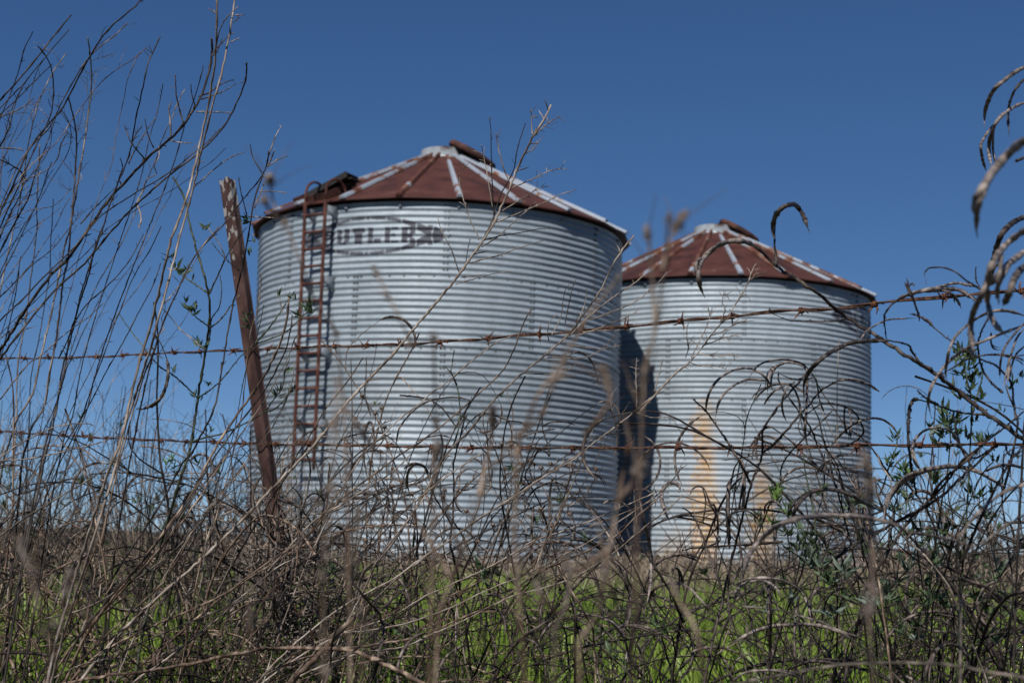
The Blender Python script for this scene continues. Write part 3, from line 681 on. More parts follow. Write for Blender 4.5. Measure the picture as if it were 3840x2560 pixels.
make_plant('tall_dry_weed', 'pale grey dead weed with a feathery top, twined by a curling vine, far left', 'dry weed', (60, 3.4), 3.3, [
 ('A', 16, 'grey', 22, 260, '600,260 612,360 625,470 625,620 600,800 580,960 548,1140 525,1290 500,1430 480,1568 450,1650 400,1900 350,2150 280,2430 220,2700 115,2860 90,2950 30,3120 0,3300', 3.2, 3.3, 'root'),
 ('A', 9, 'grey', 16, 180, '455,365 370,480 310,590 250,740 205,930 175,1100 150,1270 115,1480 60,1700 20,1900 -20,2100', 3.1, 3.2, 'root'),
 ('A', 9, 'grey', 10, 90, '270,990 262,1200 250,1400 250,1600 210,1900 180,2150 120,2500 110,2830', 3.2, 3.3, 'root'),
 ('A', 5, 'pale', 0, 0, '555,1120 535,1170 560,1210 530,1260 500,1310 525,1340 505,1390 480,1410 510,1450 480,1500 500,1530'),
 ('A', 8, 'grey', 14, 120, '1265,610 1215,700 1180,800 1130,900 1090,1000 1070,1090 1020,1190 970,1310 930,1430 880,1560 800,1720 700,1880 620,2040', 3.3, 3.4, 'root'),
 ('A', 7, 'pale', 0, 0, '1085,1000 1085,1080 1050,1130 1070,1190 1000,1230 980,1310 935,1380 965,1480 950,1560'),
], seed=2, group=TW, echo=1)
make_plant('tall_dry_weed', 'bent pale topped weed arching right among darker stems low at far left', 'dry weed', (-160, 2.8), 2.7, [
 ('A', 9, 'grey', 10, 90, '465,900 415,985 400,1070 360,1130 310,1180 200,1210 130,1260 60,1340 0,1460 -60,1620', 2.6, 2.7, 'root'),
 ('A', 8, 'grey', 14, 140, '230,670 160,730 80,770 0,800 -50,830'), ('A', 7, 'pale', 6, 60, '160,1030 100,1018 0,1012 -60,1010'),
 ('A', 8, 'grey', 12, 120, '280,1170 180,1340 90,1440 30,1550 -40,1680', 2.7, 2.7, 'root'),
 ('A', 9, 'dark', 8, 120, '-30,1080 60,1120 140,1170 180,1240'),
 ('E', 8, 'dark', 12, 150, '140,200 130,260 125,340 100,480 70,640 30,800 0,900', 2.7, 2.7, 'root'),
 ('E', 7, 'grey', 10, 100, '290,540 200,590 110,680 30,740 -40,800'),
], seed=3, group=TW, echo=2)
make_plant('tall_dry_weed', 'dark weed of many parallel stems crossing behind the pale stalk pair', 'dry weed', (560, 2.6), 2.5, [
 ('A', 11, 'dark', 18, 90, '1095,255 1050,350 1000,470 985,560 955,690 915,880 885,1060 830,1190 770,1340 700,1568 690,1600 640,1730 600,1900 530,2110 490,2290 430,2500 400,2700 370,2880 310,3120', 2.5, 2.55, 'root'),
 ('A', 19, 'dark', 16, 70, '1445,265 1455,350 1440,450 1400,590 1340,730 1250,860 1150,960 1000,1090 850,1250 740,1370 600,1568 480,1750 330,1900 200,2080 80,2270 0,2400 -80,2560', 2.4, 2.6, 'root'),
 ('A', 9, 'dark', 4, 60, '1390,450 1370,540 1330,670 1270,830 1200,1080 1130,1270 1060,1450 1010,1568 1000,1600 900,1850 830,2030 750,2250 690,2430 640,2600 590,2820 530,2950 480,3110', 2.6, 2.6, 'root'),
 ('A', 10, 'dark', 6, 60, '1505,880 1400,990 1330,1040 1200,1150 1080,1230 940,1310 800,1400 680,1480 610,1568 500,1700 300,1890 130,2070 0,2190', 2.5, 2.5, 'root'),
 ('A', 8, 'grey', 3, 50, '1198,510 1205,650 1225,740 1250,840'), ('A', 8, 'grey', 3, 50, '1170,700 1155,740 1165,840 1168,930'),
 ('A', 6, 'grey', 3, 40, '1305,570 1310,640 1335,730'), ('A', 7, 'pale', 3, 40, '1580,770 1450,768 1340,765'),
 ('A', 7, 'grey', 3, 40, '1620,570 1540,620 1450,655 1380,680'), ('A', 7, 'dark', 3, 40, '1600,545 1520,570 1440,630 1360,660'),
 ('A', 6, 'grey', 3, 40, '1520,260 1490,340 1460,380'), ('A', 7, 'dark', 4, 50, '850,850 870,920 900,980 990,1090'),
 ('A', 6, 'pale', 3, 40, '990,810 1010,920 1050,1010'), ('A', 6, 'pale', 2, 30, '1315,978 1230,975 1165,958'),
 ('A', 7, 'grey', 5, 60, '1065,805 1030,850 960,960 910,1050 880,1120'), ('A', 7, 'dark', 4, 60, '970,865 920,930 900,1000'),
 ('A', 7, 'dark', 4, 60, '820,1080 840,1150 820,1200 790,1300 760,1380'), ('A', 7, 'dark', 5, 50, '760,1310 700,1370 620,1450 550,1530'),
 ('E', 9, 'dark', 6, 60, '1100,0 1020,170 900,360 830,560 790,640 720,850 660,1000 600,1180 520,1400 430,1568', 2.55, 2.6, 'root'),
 ('E', 8, 'dark', 6, 60, '980,50 880,240 720,420 600,520 520,640 450,800 400,900', 2.5, 2.6),
 ('E', 12, 'dark', 6, 60, '700,0 660,100 610,280 560,430 520,600 470,760 440,980 390,1200 330,1400 290,1568', 2.6, 2.6, 'root'),
 ('E', 8, 'dark', 6, 50, '480,0 360,150 230,250 100,380 0,480 -60,540'),
 ('E', 8, 'grey', 5, 60, '715,515 600,620 500,690 400,770 280,880 200,930 100,1050 0,1180'),
 ('E', 9, 'dark', 6, 60, '1100,250 1040,420 960,560 880,720 800,860 720,1000 640,1160 560,1300 470,1440 400,1568', 2.5, 2.6, 'root'),
], seed=4, group=TW, echo=1)
make_plant('tall_dry_weed', 'pair of thick pale parallel stalks running off the top of the picture', 'dry weed', (1150, 2.35), 2.2, [
 ('A', 23, 'pale', 8, 70, '1490,-60 1487,0 1480,200 1470,420 1430,700 1385,900 1340,1100 1290,1310 1240,1450 1180,1600 1130,1800 1080,2020 1030,2230 960,2450 890,2730 840,2950 790,3118 760,3160 690,3380 620,3600 550,3830 480,4050 410,4280 370,4440', 2.15, 2.2, 'root'),
 ('A', 20, 'pale', 8, 90, '1615,-60 1605,0 1560,280 1500,560 1440,760 1390,980 1340,1200 1290,1400 1240,1580 1190,1770 1140,1970 1090,2150 1040,2350 980,2530 920,2720 860,2900 810,3118 770,3260 700,3480 640,3680 570,3900 500,4120 430,4350', 2.17, 2.2, 'root'),
 ('A', 8, 'grey', 4, 50, '1670,1040 1560,1085 1450,1170 1370,1240 1325,1275'), ('A', 7, 'grey', 2, 40, '1628,45 1550,120 1510,190 1490,250 1465,380'),
 ('A', 6, 'pale', 1, 30, '1425,57 1475,92'), ('A', 6, 'grey', 2, 40, '1570,235 1530,280 1480,330 1440,390'),
 ('A', 6, 'pale', 1, 30, '1675,102 1610,105'), ('A', 6, 'pale', 1, 30, '1640,258 1575,290'), ('A', 6, 'pale', 1, 30, '1645,112 1595,155'),
 ('E', 5, 'grey', 5, 60, '1110,450 1130,560 1100,640 1130,700 1060,760 1040,830 1110,900'),
], seed=5, group=TW)
make_plant('tall_dry_weed', 'slender dark forked weed crossing in front of the leaning post top', 'dry weed', (1700, 2.8), 2.6, [
 ('A', 11, 'dark', 5, 60, '1835,1035 1825,1130 1790,1200 1740,1270 1640,1390 1500,1568 1370,1700 1290,1820 1200,2020 1120,2190 1060,2380 1010,2560 960,2780', 2.6, 2.6, 'root'),
 ('A', 12, 'dark', 10, 60, '1800,1190 1750,1320 1720,1480 1690,1650 1650,1860 1610,2010 1570,2190 1540,2380 1500,2620 1460,2810 1360,3000 1300,3118 1250,3160 1100,3440 930,3700 700,4050 500,4280', 2.55, 2.65, 'root'),
 ('A', 6, 'grey', 2, 30, '1925,860 1890,920 1865,980 1840,1060'), ('A', 8, 'grey', 0, 0, '1880,1020 1830,1140'), ('A', 6, 'grey', 1, 30, '1975,1063 1900,1090 1830,1140'),
 ('A', 6, 'dark', 2, 30, '1710,985 1730,1080 1790,1180'), ('A', 6, 'pale', 2, 30, '1965,1320 1880,1310 1770,1305'), ('A', 6, 'grey', 2, 30, '1865,1230 1830,1210 1800,1205'),
 ('A', 7, 'grey', 2, 30, '1810,1240 1780,1320 1740,1420'), ('A', 6, 'dark', 3, 30, '1630,1210 1650,1330 1680,1440 1690,1510'),
 ('A', 6, 'grey', 3, 60, '1880,1490 1700,1480'), ('E', 6, 'dark', 3, 40, '1450,110 1530,210 1640,300'),
], leaves=[('A', 'leaf', 5, 60, '1690,1500 1660,1520'), ('E', 'leaf', 4, 45, '1740,110 1710,180')], seed=6, group=TW)
make_plant('tall_dry_weed', 'thick brown bare stalk with thinner ones leaning right before the post foot', 'dry weed', (1250, 2.6), 2.4, [
 ('E', 17, 'brown', 4, 40, '1975,490 1970,560 1950,700 1900,830 1820,1000 1700,1180 1580,1340 1440,1568 1330,1790 1180,2010 1000,2250 800,2500 600,2770 490,3000', 2.4, 2.4, 'root'),
 ('E', 9, 'grey', 6, 50, '2040,745 2010,760 1980,880 1900,1020 1800,1200 1680,1370 1540,1568 1400,1750 1250,1960', 2.45, 2.5, 'root'),
 ('E', 8, 'brown', 5, 40, '1790,320 1780,420 1770,500 1740,640 1720,680 1690,900 1670,1100 1650,1300 1600,1500 1590,1560 1530,1800 1450,2070 1400,2170 1350,2400', 2.5, 2.5, 'root'),
 ('E', 8, 'pale', 5, 50, '2015,930 1995,1080 1930,1250 1830,1420 1740,1540 1600,1730 1450,1900', 2.5, 2.5, 'root'),
 ('H', 14, 'brown', 6, 60, '1560,0 1450,160 1350,330 1200,520 1050,700 900,870 700,1080 520,1280', 2.35, 2.4, 'root'),
 ('H', 10, 'grey', 5, 60, '1720,0 1600,160 1440,350 1330,520 1200,650 1030,790 880,890 700,1000 520,1080 300,1130', 2.4, 2.4),
], seed=7, group=TW, echo=1)
make_plant('leafy_weed', 'dark green upright weed with paired side branches and leaf tufts left of the post', 'weed', (1000, 3.0), 2.8, [
 ('A', 17, 'green', 3, 30, '1180,1210 1260,1350 1305,1568 1350,1730 1400,1910 1435,2050 1425,2250 1405,2410 1370,2600 1350,2750 1320,2950 1290,3118 1270,3160 1200,3380 1130,3620 1060,3860 1030,4060 1000,4200', 2.75, 2.8, 'root'),
 ('E', 9, 'green', 2, 30, '1160,230 1200,290 1300,370 1430,460'), ('E', 9, 'green', 2, 30, '1690,0 1620,90 1540,220 1490,330 1430,460'),
 ('E', 8, 'green', 2, 30, '1250,520 1310,590 1380,650 1440,690'), ('E', 8, 'grey', 2, 30, '1640,465 1590,520 1520,620 1440,690'),
 ('E', 7, 'green', 2, 30, '1505,330 1515,430 1500,550 1450,620 1440,690 1430,780 1410,850'), ('E', 8, 'grey', 2, 30, '1110,560 1160,610 1230,700 1330,780 1410,850'),
 ('E', 9, 'green', 2, 30, '810,590 870,680 950,780 1040,900 1110,970 1180,1010 1270,1090 1350,1170'), ('E', 9, 'green', 2, 30, '1740,800 1650,880 1570,980 1500,1060 1430,1120 1350,1170'),
 ('E', 10, 'green', 2, 30, '1990,470 1930,560 1850,680 1740,800'), ('E', 9, 'green', 2, 30, '2130,560 2050,630 1990,690 1920,740 1740,800'),
 ('E', 8, 'green', 2, 30, '1980,900 1950,990 1930,1100 1870,1180 1810,1265 1700,1330 1600,1380 1500,1420 1400,1440 1310,1470'), ('E', 8, 'green', 2, 30, '1990,1110 1940,1190 1870,1250 1810,1265'),
 ('E', 6, 'grey', 2, 30, '1420,0 1440,30 1500,120 1545,220'), ('E', 6, 'grey', 1, 30, '1910,460 1920,530 1930,580'),
], leaves=[('E', 'leaf', 6, 75, '1200,285 1240,320 1400,15 1160,220'), ('E', 'leaf', 7, 65, '1265,510 1285,570 1325,560 1330,590'), ('E', 'leaf', 6, 60, '1350,780 1370,820 1400,830'),
 ('E', 'leaf', 6, 55, '1680,610 1690,650 1700,690 1180,1000'), ('E', 'leaf', 6, 55, '1990,480 2010,500 1910,470'), ('E', 'leaf', 8, 75, '2090,560 2120,590 2050,620 2110,540'), ('E', 'leaf', 5, 50, '1330,1160 1370,1180 1430,1090 1440,1400'),
 ('E', 'leaf', 8, 60, '1900,1130 1890,1160 1980,1130 1990,1110 1950,1000'), ('H', 'leaf_bright', 5, 75, '1150,80 1180,60 1180,110'), ('H', 'leaf', 4, 70, '1210,150 1340,60 1500,130'), ('H', 'leaf', 4, 65, '950,330 1030,390 1260,450')], seed=8)
make_plant('leafy_weed', 'thin weed with a drooping serrated leaf and tendrils crossing the pale stalk pair', 'weed', (2050, 2.7), 2.6, [
 ('E', 10, 'brown', 3, 40, '1500,0 1370,150 1290,270 1200,470 1120,640 1060,830 990,1000 930,1200 870,1400', 2.5, 2.6, 'root'),
 ('E', 6, 'grey', 2, 30, '1385,160 1330,240 1270,340 1180,460 1130,520'),
], leaves=[('E', 'leaf', 1, 90, '1225,380 1320,370'), ('E', 'leaf', 3, 50, '1290,290')], seed=9)

PS = 'long pale stalks leaning right'
make_plant('dry_stalk', 'long thick pale stalk slanting across the near bin to a feathery tip above its roof', 'dry stalk', (700, 2.75), 2.45, [
 ('B', 25, 'pale', 14, 150, '1435,-10 1400,60 1340,170 1290,240 1240,350 1200,430 1140,590 1100,680 1050,780 960,930 850,1080 760,1210 640,1350 460,1560 340,1710 180,1870 50,2010 -100,2200 -200,2330 -304,2439 -534,2671 -734,2881 -1064,3191 -1334,3421 -1534,3621 -1690,3800', 2.4, 2.5, 'root'),
 ('B', 6, 'dark', 4, 50, '1010,75 1022,150 1025,300 1030,500 1040,700 1045,790'), ('B', 7, 'dark', 3, 50, '1260,115 1220,230 1195,340 1180,430 1130,530 1090,600 1060,690 1040,760 1000,850 960,930'),
 ('B', 7, 'pale', 8, 80, '955,260 970,320 985,400 1000,470 1010,550 1035,690'), ('B', 6, 'pale', 8, 80, '1060,180 1065,240 1080,300 1120,450 1160,530'),
 ('B', 5, 'pale', 8, 70, '1300,20 1300,100 1305,190'), ('B', 6, 'pale', 10, 80, '1545,425 1450,430 1350,475 1250,520 1170,555'),
 ('B', 6, 'pale', 12, 80, '1430,540 1350,560 1250,620 1170,670 1090,720'), ('B', 6, 'pale', 3, 40, '1610,570 1500,600 1400,650 1260,710 1060,790'),
 ('B', 6, 'grey', 3, 40, '1330,650 1270,710 1200,770 1080,880 960,960'), ('B', 6, 'dark', 3, 60, '1430,830 1330,840 1200,865 1050,890 975,915'),
 ('B', 6, 'grey', 2, 30, '1390,910 1300,940 1200,970 1100,1010 1000,1035 880,1070'), ('B', 5, 'grey', 3, 30, '655,740 670,800 690,860 750,970 780,1060 805,1130'),
 ('B', 5, 'grey', 2, 20, '880,900 862,990 850,1075'), ('B', 6, 'pale', 8, 60, '870,385 820,450 810,530 825,600 840,650 890,800 930,870 940,910'),
 ('B', 5, 'pale', 1, 20, '1165,1125 1050,1140 900,1180 780,1215'), ('B', 5, 'grey', 1, 20, '990,1145 900,1155 815,1168'),
 ('B', 6, 'pale', 10, 90, '1490,70 1430,100 1370,150 1320,200'), ('B', 5, 'pale', 8, 70, '1350,240 1310,290 1260,320'),
], seed=10, group=PS, dj=.015)
make_plant('dry_stalk', 'pale rough stalk branching into bare forks before the gap between the bins', 'dry stalk', (2360, 2.7), 2.45, [
 ('B', 20, 'grey', 16, 90, '2000,880 1930,970 1850,1090 1790,1230 1700,1360 1620,1470 1550,1568 1480,1620 1380,1710 1240,1820 1130,1920 1040,2010 960,2110 860,2230 740,2350 640,2500 560,2660 440,2850 300,3050 240,3120 150,3171 80,3421 20,3561', 2.4, 2.5, 'root'),
 ('B', 8, 'pale', 8, 70, '2110,1130 2060,1160 2000,1210 1850,1310 1700,1430 1560,1568'), ('B', 7, 'pale', 8, 60, '2225,1130 2180,1190 2130,1240 2000,1340 1830,1410 1700,1460'),
 ('B', 6, 'pale', 3, 40, '2045,1380 1970,1430 1900,1460 1750,1520 1600,1568'), ('B', 6, 'pale', 1, 40, '1975,1525 1880,1530 1800,1530 1650,1540'),
 ('B', 5, 'grey', 2, 40, '1610,1170 1590,1210 1570,1280 1550,1380 1530,1480'), ('B', 5, 'grey', 2, 40, '1560,1210 1535,1250 1520,1300 1500,1440 1440,1560'),
 ('B', 5, 'grey', 2, 40, '1680,1240 1670,1330 1630,1440'), ('B', 5, 'grey', 2, 40, '1480,1420 1430,1460 1410,1540 1420,1600'),
 ('F', 6, 'pale', 4, 40, '1915,80 1830,100 1750,105 1660,95 1600,85 1540,75'), ('F', 6, 'pale', 4, 60, '1870,15 1820,70 1750,130 1680,160 1600,170 1400,165'),
 ('F', 6, 'pale', 3, 40, '1600,215 1540,260 1480,280 1380,280 1250,270'),
], seed=11, group=PS, dj=.02)
make_plant('dry_stalk', 'brown thorny stalk and a thin pale one rising right to just under the upper wire', 'dry stalk', (2150, 2.7), 2.5, [
 ('B', 11, 'brown', 8, 40, '1300,1385 1240,1480 1220,1560 1200,1610 1150,1730 1100,1810 1020,1890 900,2000 750,2130 600,2250 400,2380 200,2530 0,2680 -150,2850 -280,3000', 2.5, 2.5, 'root'),
 ('F', 9, 'pale', 8, 50, '1160,20 1060,60 930,160 830,240 700,350 620,400 540,480 400,580 290,690 220,750 150,830 50,980 0,1080 -80,1250 -160,1400', 2.45, 2.5, 'root'),
 ('F', 8, 'grey', 5, 50, '340,595 260,630 180,760 100,900 0,1020', 2.5, 2.5),
], seed=12, group=PS, dj=.02)
make_plant('dry_stalk', 'silver stalk with lacy seed sprays rising right to the farther bin roof', 'dry stalk', (2500, 2.5), 2.3, [
 ('G', 13, 'pale', 16, 110, '500,-20 470,40 440,130 370,240 330,310 270,380 200,460 150,530 60,640 0,690 -90,770 -300,1000', 2.3, 2.3),
 ('F', 15, 'pale', 14, 120, '2334,230 2270,290 2200,360 2120,440 2040,500 1960,570 1870,640 1780,710 1700,770 1600,840 1500,900 1400,970 1300,1030 1220,1090 1130,1140 1000,1230 900,1290 800,1370 700,1440 500,1568 400,1650 200,1760 0,1870', 2.3, 2.35, 'root'),
 ('G', 5, 'pale', 12, 90, '175,270 185,350 150,440 110,520 60,620'), ('G', 5, 'pale', 12, 90, '300,160 270,230 290,300 255,380'), ('G', 5, 'pale', 12, 90, '30,400 30,500 40,560 20,620'),
 ('G', 5, 'pale', 12, 80, '520,40 480,70 440,120'), ('G', 5, 'pale', 12, 90, '430,370 340,400 260,450 200,470'), ('G', 5, 'pale', 12, 90, '385,460 300,480 220,510 140,540'), ('G', 5, 'pale', 12, 90, '380,620 320,600 240,610 120,600'), ('G', 5, 'pale', 10, 90, '300,700 230,680 130,680 50,655'),
 ('F', 5, 'pale', 10, 60, '2020,170 2015,250 2015,340 2020,420 2020,510'), ('F', 5, 'pale', 10, 60, '2085,170 2080,300 2085,440'), ('F', 5, 'pale', 10, 60, '2200,170 2160,330 2140,400'),
 ('F', 5, 'pale', 5, 60, '2334,700 2270,590 2220,572 2120,575 2020,540'), ('F', 5, 'pale', 4, 60, '1885,370 1845,430 1850,520 1880,620'), ('F', 6, 'grey', 4, 60, '1780,510 1740,600 1700,720 1660,840 1600,980 1560,1080 1500,1180 1430,1300 1390,1420 1340,1568', 2.3, 2.3),
], seed=13, group=PS, dj=.02)
make_plant('dry_stalk', 'fan of thin parallel tan stalks sweeping low and right below the bins', 'dry stalk', (2200, 2.6), 2.4, [
 ('I', 10, 'pale', 12, 110, '2334,90 2280,160 2200,250 2080,340 1950,430 1830,510 1700,600 1600,650 1500,700 1350,780 1200,850 1050,910 900,980 780,1040 650,1090 480,1150 300,1190 150,1215 0,1230', 2.35, 2.5, 'root'),
 ('I', 11, 'pale', 12, 50, '2250,210 2200,240 2050,310 1900,370 1750,440 1600,500 1450,550 1300,600 1150,700 1000,780 900,830 800,870 700,920 600,960 450,1050 300,1130 150,1180 0,1230', 2.4, 2.5, 'root'),
 ('I', 12, 'brown', 12, 50, '2180,290 2100,370 2000,440 1900,550 1780,610 1650,680 1500,740 1350,820 1220,900 1100,1000 1000,1050 880,1100 740,1160 600,1220 450,1270 300,1290 150,1320 0,1330', 2.35, 2.45, 'root'),
 ('I', 10, 'pale', 10, 50, '2334,280 2250,370 2100,480 1970,590 1850,690 1740,760 1640,820 1570,860 1500,880 1350,930 1200,960 1050,1030 900,1110 750,1180 600,1240 440,1320 280,1340 100,1370', 2.3, 2.45, 'root'),
 ('I', 13, 'pale', 10, 50, '1640,0 1560,60 1500,90 1400,150 1300,220 1150,320 1000,410 900,480 800,550 700,620 600,690 500,760 400,830 300,930 200,1020 100,1110 0,1180', 2.4, 2.5, 'root'),
 ('I', 9, 'pale', 8, 50, '960,0 830,80 700,170 600,250 500,330', 2.4, 2.4), ('I', 15, 'pale', 8, 30, '740,0 680,90 620,190 560,310 500,390 430,490 370,560 310,640 250,720 200,830 120,1000 50,1130', 2.4, 2.45, 'root'),
 ('I', 9, 'grey', 8, 50, '480,0 390,90 300,160 210,220 120,270 0,350 -200,470 -500,800'), ('I', 9, 'brown', 6, 60, '1660,0 1600,160 1530,330 1470,480 1380,640 1300,780 1180,870', 2.35, 2.4),
 ('I', 8, 'brown', 5, 60, '1340,170 1450,400 1300,620 1100,760 900,900 700,990'),
], seed=14, group=PS, echo=1, dj=.03)
make_plant('dry_stalk', 'heavy pale stalks fanned low over the grass at the lower left', 'dry stalk', (760, 2.5), 2.35, [
 ('H', 13, 'brown', 8, 60, '2334,240 2220,400 2100,560 1980,650 1850,730 1720,820 1600,920 1450,1000 1300,1070 1150,1130 1000,1200 850,1270 700,1350 600,1430', 2.3, 2.35, 'root'),
 ('H', 13, 'grey', 8, 60, '2230,480 2150,640 2030,710 1900,770 1780,870 1650,980 1550,1070 1450,1160 1360,1230 1270,1300 1180,1370 1100,1430 900,1568', 2.3, 2.35, 'root'),
 ('H', 10, 'grey', 8, 60, '1620,640 1590,730 1550,820 1500,920 1450,1000 1380,1120 1300,1250', 2.3, 2.35), ('H', 12, 'grey', 6, 60, '1485,250 1475,350 1460,450 1420,560 1400,650 1380,850 1330,1100'),
 ('H', 11, 'brown', 4, 60, '1190,735 1195,850 1230,950 1265,1080 1280,1200 1270,1350'), ('H', 9, 'grey', 5, 60, '885,15 780,70 650,150 540,220 450,270 320,350 200,420 100,490 0,560 -80,600'),
 ('E', 7, 'pale', 5, 60, '640,1360 600,1345 480,1348 370,1370 280,1410 180,1460 90,1510 0,1580'), ('E', 7, 'grey', 4, 60, '850,1300 760,1440 640,1485 500,1520 330,1560 150,1590 0,1600'),
 ('H', 8, 'pale', 4, 50, '560,865 600,950 650,1030'), ('H', 8, 'pale', 4, 50, '690,600 680,740 690,850 680,980'), ('H', 8, 'pale', 5, 50, '700,1410 560,1440 430,1500 300,1568'),
 ('H', 16, 'brown', 5, 60, '1300,560 1200,750 1050,950 900,1070 800,1180 700,1260 600,1370 540,1450', 2.3, 2.35, 'root'),
], seed=15, group=PS, echo=1, dj=.03)
make_plant('bramble_cane', 'thick reddish brown cane lying along the bottom left with shrivelled leaves', 'bramble', (1700, 2.4), 2.2, [
 ('H', 25, 'brown', 6, 60, '300,1600 500,1560 600,1540 750,1515 900,1500 1000,1490 1100,1470 1200,1450 1300,1440 1400,1415 1500,1390 1600,1370 1700,1350 1800,1335 1880,1330 2000,1330 2100,1330 2220,1335 2334,1335 2480,1370', 2.2, 2.2, 'root'),
 ('H', 40, 'brown', 4, 60, '2420,1120 2334,1200 2250,1300 2150,1400 2060,1490 1980,1568 1900,1660', 2.2, 2.2, 'root'),
 ('I', 20, 'dark', 3, 60, '-20,740 20,810 80,890 140,960 200,1030 250,1080 270,1130 288,1200 285,1250 265,1320 250,1400 240,1470 200,1568', 2.2, 2.2, 'root'),
], leaves=[('H', 'deadleaf', 7, 80, '1640,1390 1780,1430 1070,1440 1490,1450'), ('H', 'deadleaf', 6, 70, '2130,1260 2040,1110 660,900')], seed=16)
DH = 'thin weeds with dried button flower heads'
for i, (lab, bx, nodes, stem) in enumerate([
 ('button headed dry weed, leftmost, below the bin ladder', 2500, [('F', '170,800', '135,430 270,515 200,565 285,650'), ('F', '260,1100', '60,600 170,630 180,910 210,870 245,830 340,935')], [('F', 7, 'brown', 6, 50, '170,800 230,960 265,1120 285,1280 250,1440 230,1568 180,1700', 2.6, 2.6, 'root')]),
 ('button headed dry weed with low spreading heads over the grass left of centre', 2650, [('F', '285,1285', '415,1020 340,1055 480,1105 360,1290'), ('F', '250,1500', '230,1300 185,1390 190,1420 355,1545 430,1540')], [('F', 8, 'brown', 6, 50, '285,1285 270,1400 240,1500 220,1600 200,1680', 2.5, 2.5, 'root')]),
 ('button headed dry weed standing tallest in the middle, heads above the lower wire', 3300, [('F', '1000,780', '1045,570 1020,595 1030,635 975,540'), ('F', '1120,960', '1095,765 1165,790 1210,820 1190,940 1120,920 1250,1050'), ('F', '720,1190', '715,1075 700,1090 780,1110')], [('F', 7, 'brown', 5, 50, '1000,600 995,700 1000,780 1010,960 1020,1050 980,1100'), ('F', 9, 'brown', 6, 50, '1200,900 1160,1020 1150,1120 1130,1250 1060,1400 1030,1500 960,1640 860,1800', 2.5, 2.5, 'root')]),
 ('button headed dry weed with a row of heads before the right side of near bin', 3800, [('F', '1480,1060', '1435,905 1465,910 1575,895 1560,915'), ('F', '1300,980', '1290,850 1235,870 1320,895 1370,935'), ('F', '1500,1180', '1355,1160 1570,1255 1740,925'), ('F', '1400,1450', '1435,1300 1525,1420 1310,1530')], [('F', 8, 'brown', 6, 60, '1590,900 1560,1000 1530,1080 1500,1200 1440,1350 1390,1450 1330,1600 1280,1720 1200,1820', 2.45, 2.5, 'root'), ('F', 6, 'brown', 3, 60, '1740,940 1730,1000 1680,1090 1600,1160 1500,1190')]),
 ('button headed dry weed with few scattered heads low in the centre', 3100, [('F', '1000,1500', '1030,1355 935,1405 955,1045'), ('I', '700,1000', '1060,690 860,380 480,1060')], [('F', 9, 'brown', 6, 60, '1100,1300 1050,1400 1000,1500 920,1650 800,1800 700,1950', 2.5, 2.5, 'root')]),
]):
    make_plant('button_weed', lab, 'dry weed', (bx, 2.7), 2.5, stem, heads=nodes, seed=20+i, group=DH)

SP = 'dark weeds with curved sickle seed pods'
make_plant('sickle_pod_weed', 'sickle podded weed with small dark arched pods before the near bin over the lower wire', 'sickle pod weed', (2950, 2.8), 2.6, [
 ('F', 14, 'dark', 8, 60, '850,560 830,640 800,760 770,860 765,960 770,1050 765,1200 760,1300 740,1400 760,1500 790,1620 820,1800 850,2000', 2.6, 2.6, 'root'),
 ('F', 8, 'dark', 5, 50, '880,455 800,640 700,520 600,450 500,430 400,425'), ('F', 9, 'dark', 5, 50, '380,755 300,690 200,680 100,690 20,715'), ('F', 9, 'grey', 5, 50, '380,755 420,830 480,930 560,1060 640,1220 690,1400', 2.6, 2.6, 'root'),
 ('F', 7, 'green', 6, 50, '770,110 760,200 750,260 800,400 810,560 800,660 760,780'), ('F', 7, 'green', 5, 50, '700,220 750,270 790,350'), ('F', 7, 'dark', 4, 50, '170,160 168,300 160,420 200,560'),
 ('F', 8, 'dark', 5, 50, '780,780 850,640 960,545 1080,570 1150,600'), ('F', 9, 'dark', 5, 50, '640,770 610,960 620,1080 690,1200 750,1300'),
], pods=[('F', 12, 'pod', '375,745 385,690 400,640 480,540 580,470 700,440 800,438 880,455'), ('F', 10, 'pod', '505,745 570,715 620,703 680,697 740,710 780,740'), ('F', 20, 'pod', '430,925 460,900 500,890 560,905 590,950 610,1000 640,1060'), ('F', 20, 'pod_pale', '500,890 465,930 450,980 450,1040 465,1085'),
 ('F', 14, 'pod_pale', '655,770 635,800 630,850 618,930'), ('F', 11, 'pod', '640,775 660,780 672,795 670,820'), ('F', 11, 'pod', '950,780 1000,830 1030,930 1025,1000 1012,1040'), ('F', 11, 'pod', '900,850 950,880 985,960 985,1010'),
 ('F', 12, 'pod', '1120,760 1150,740 1190,745 1220,790 1232,860'), ('F', 11, 'pod', '1145,600 1180,600 1220,605 1270,630 1310,670'), ('F', 10, 'pod', '1080,575 1140,600 1165,680 1160,740')], leaves=[('F', 'leaf', 4, 40, '850,590 240,490 380,1100'), ('F', 'leaf_bright', 3, 35, '1100,430 1180,420')], seed=30, group=SP, echo=2)
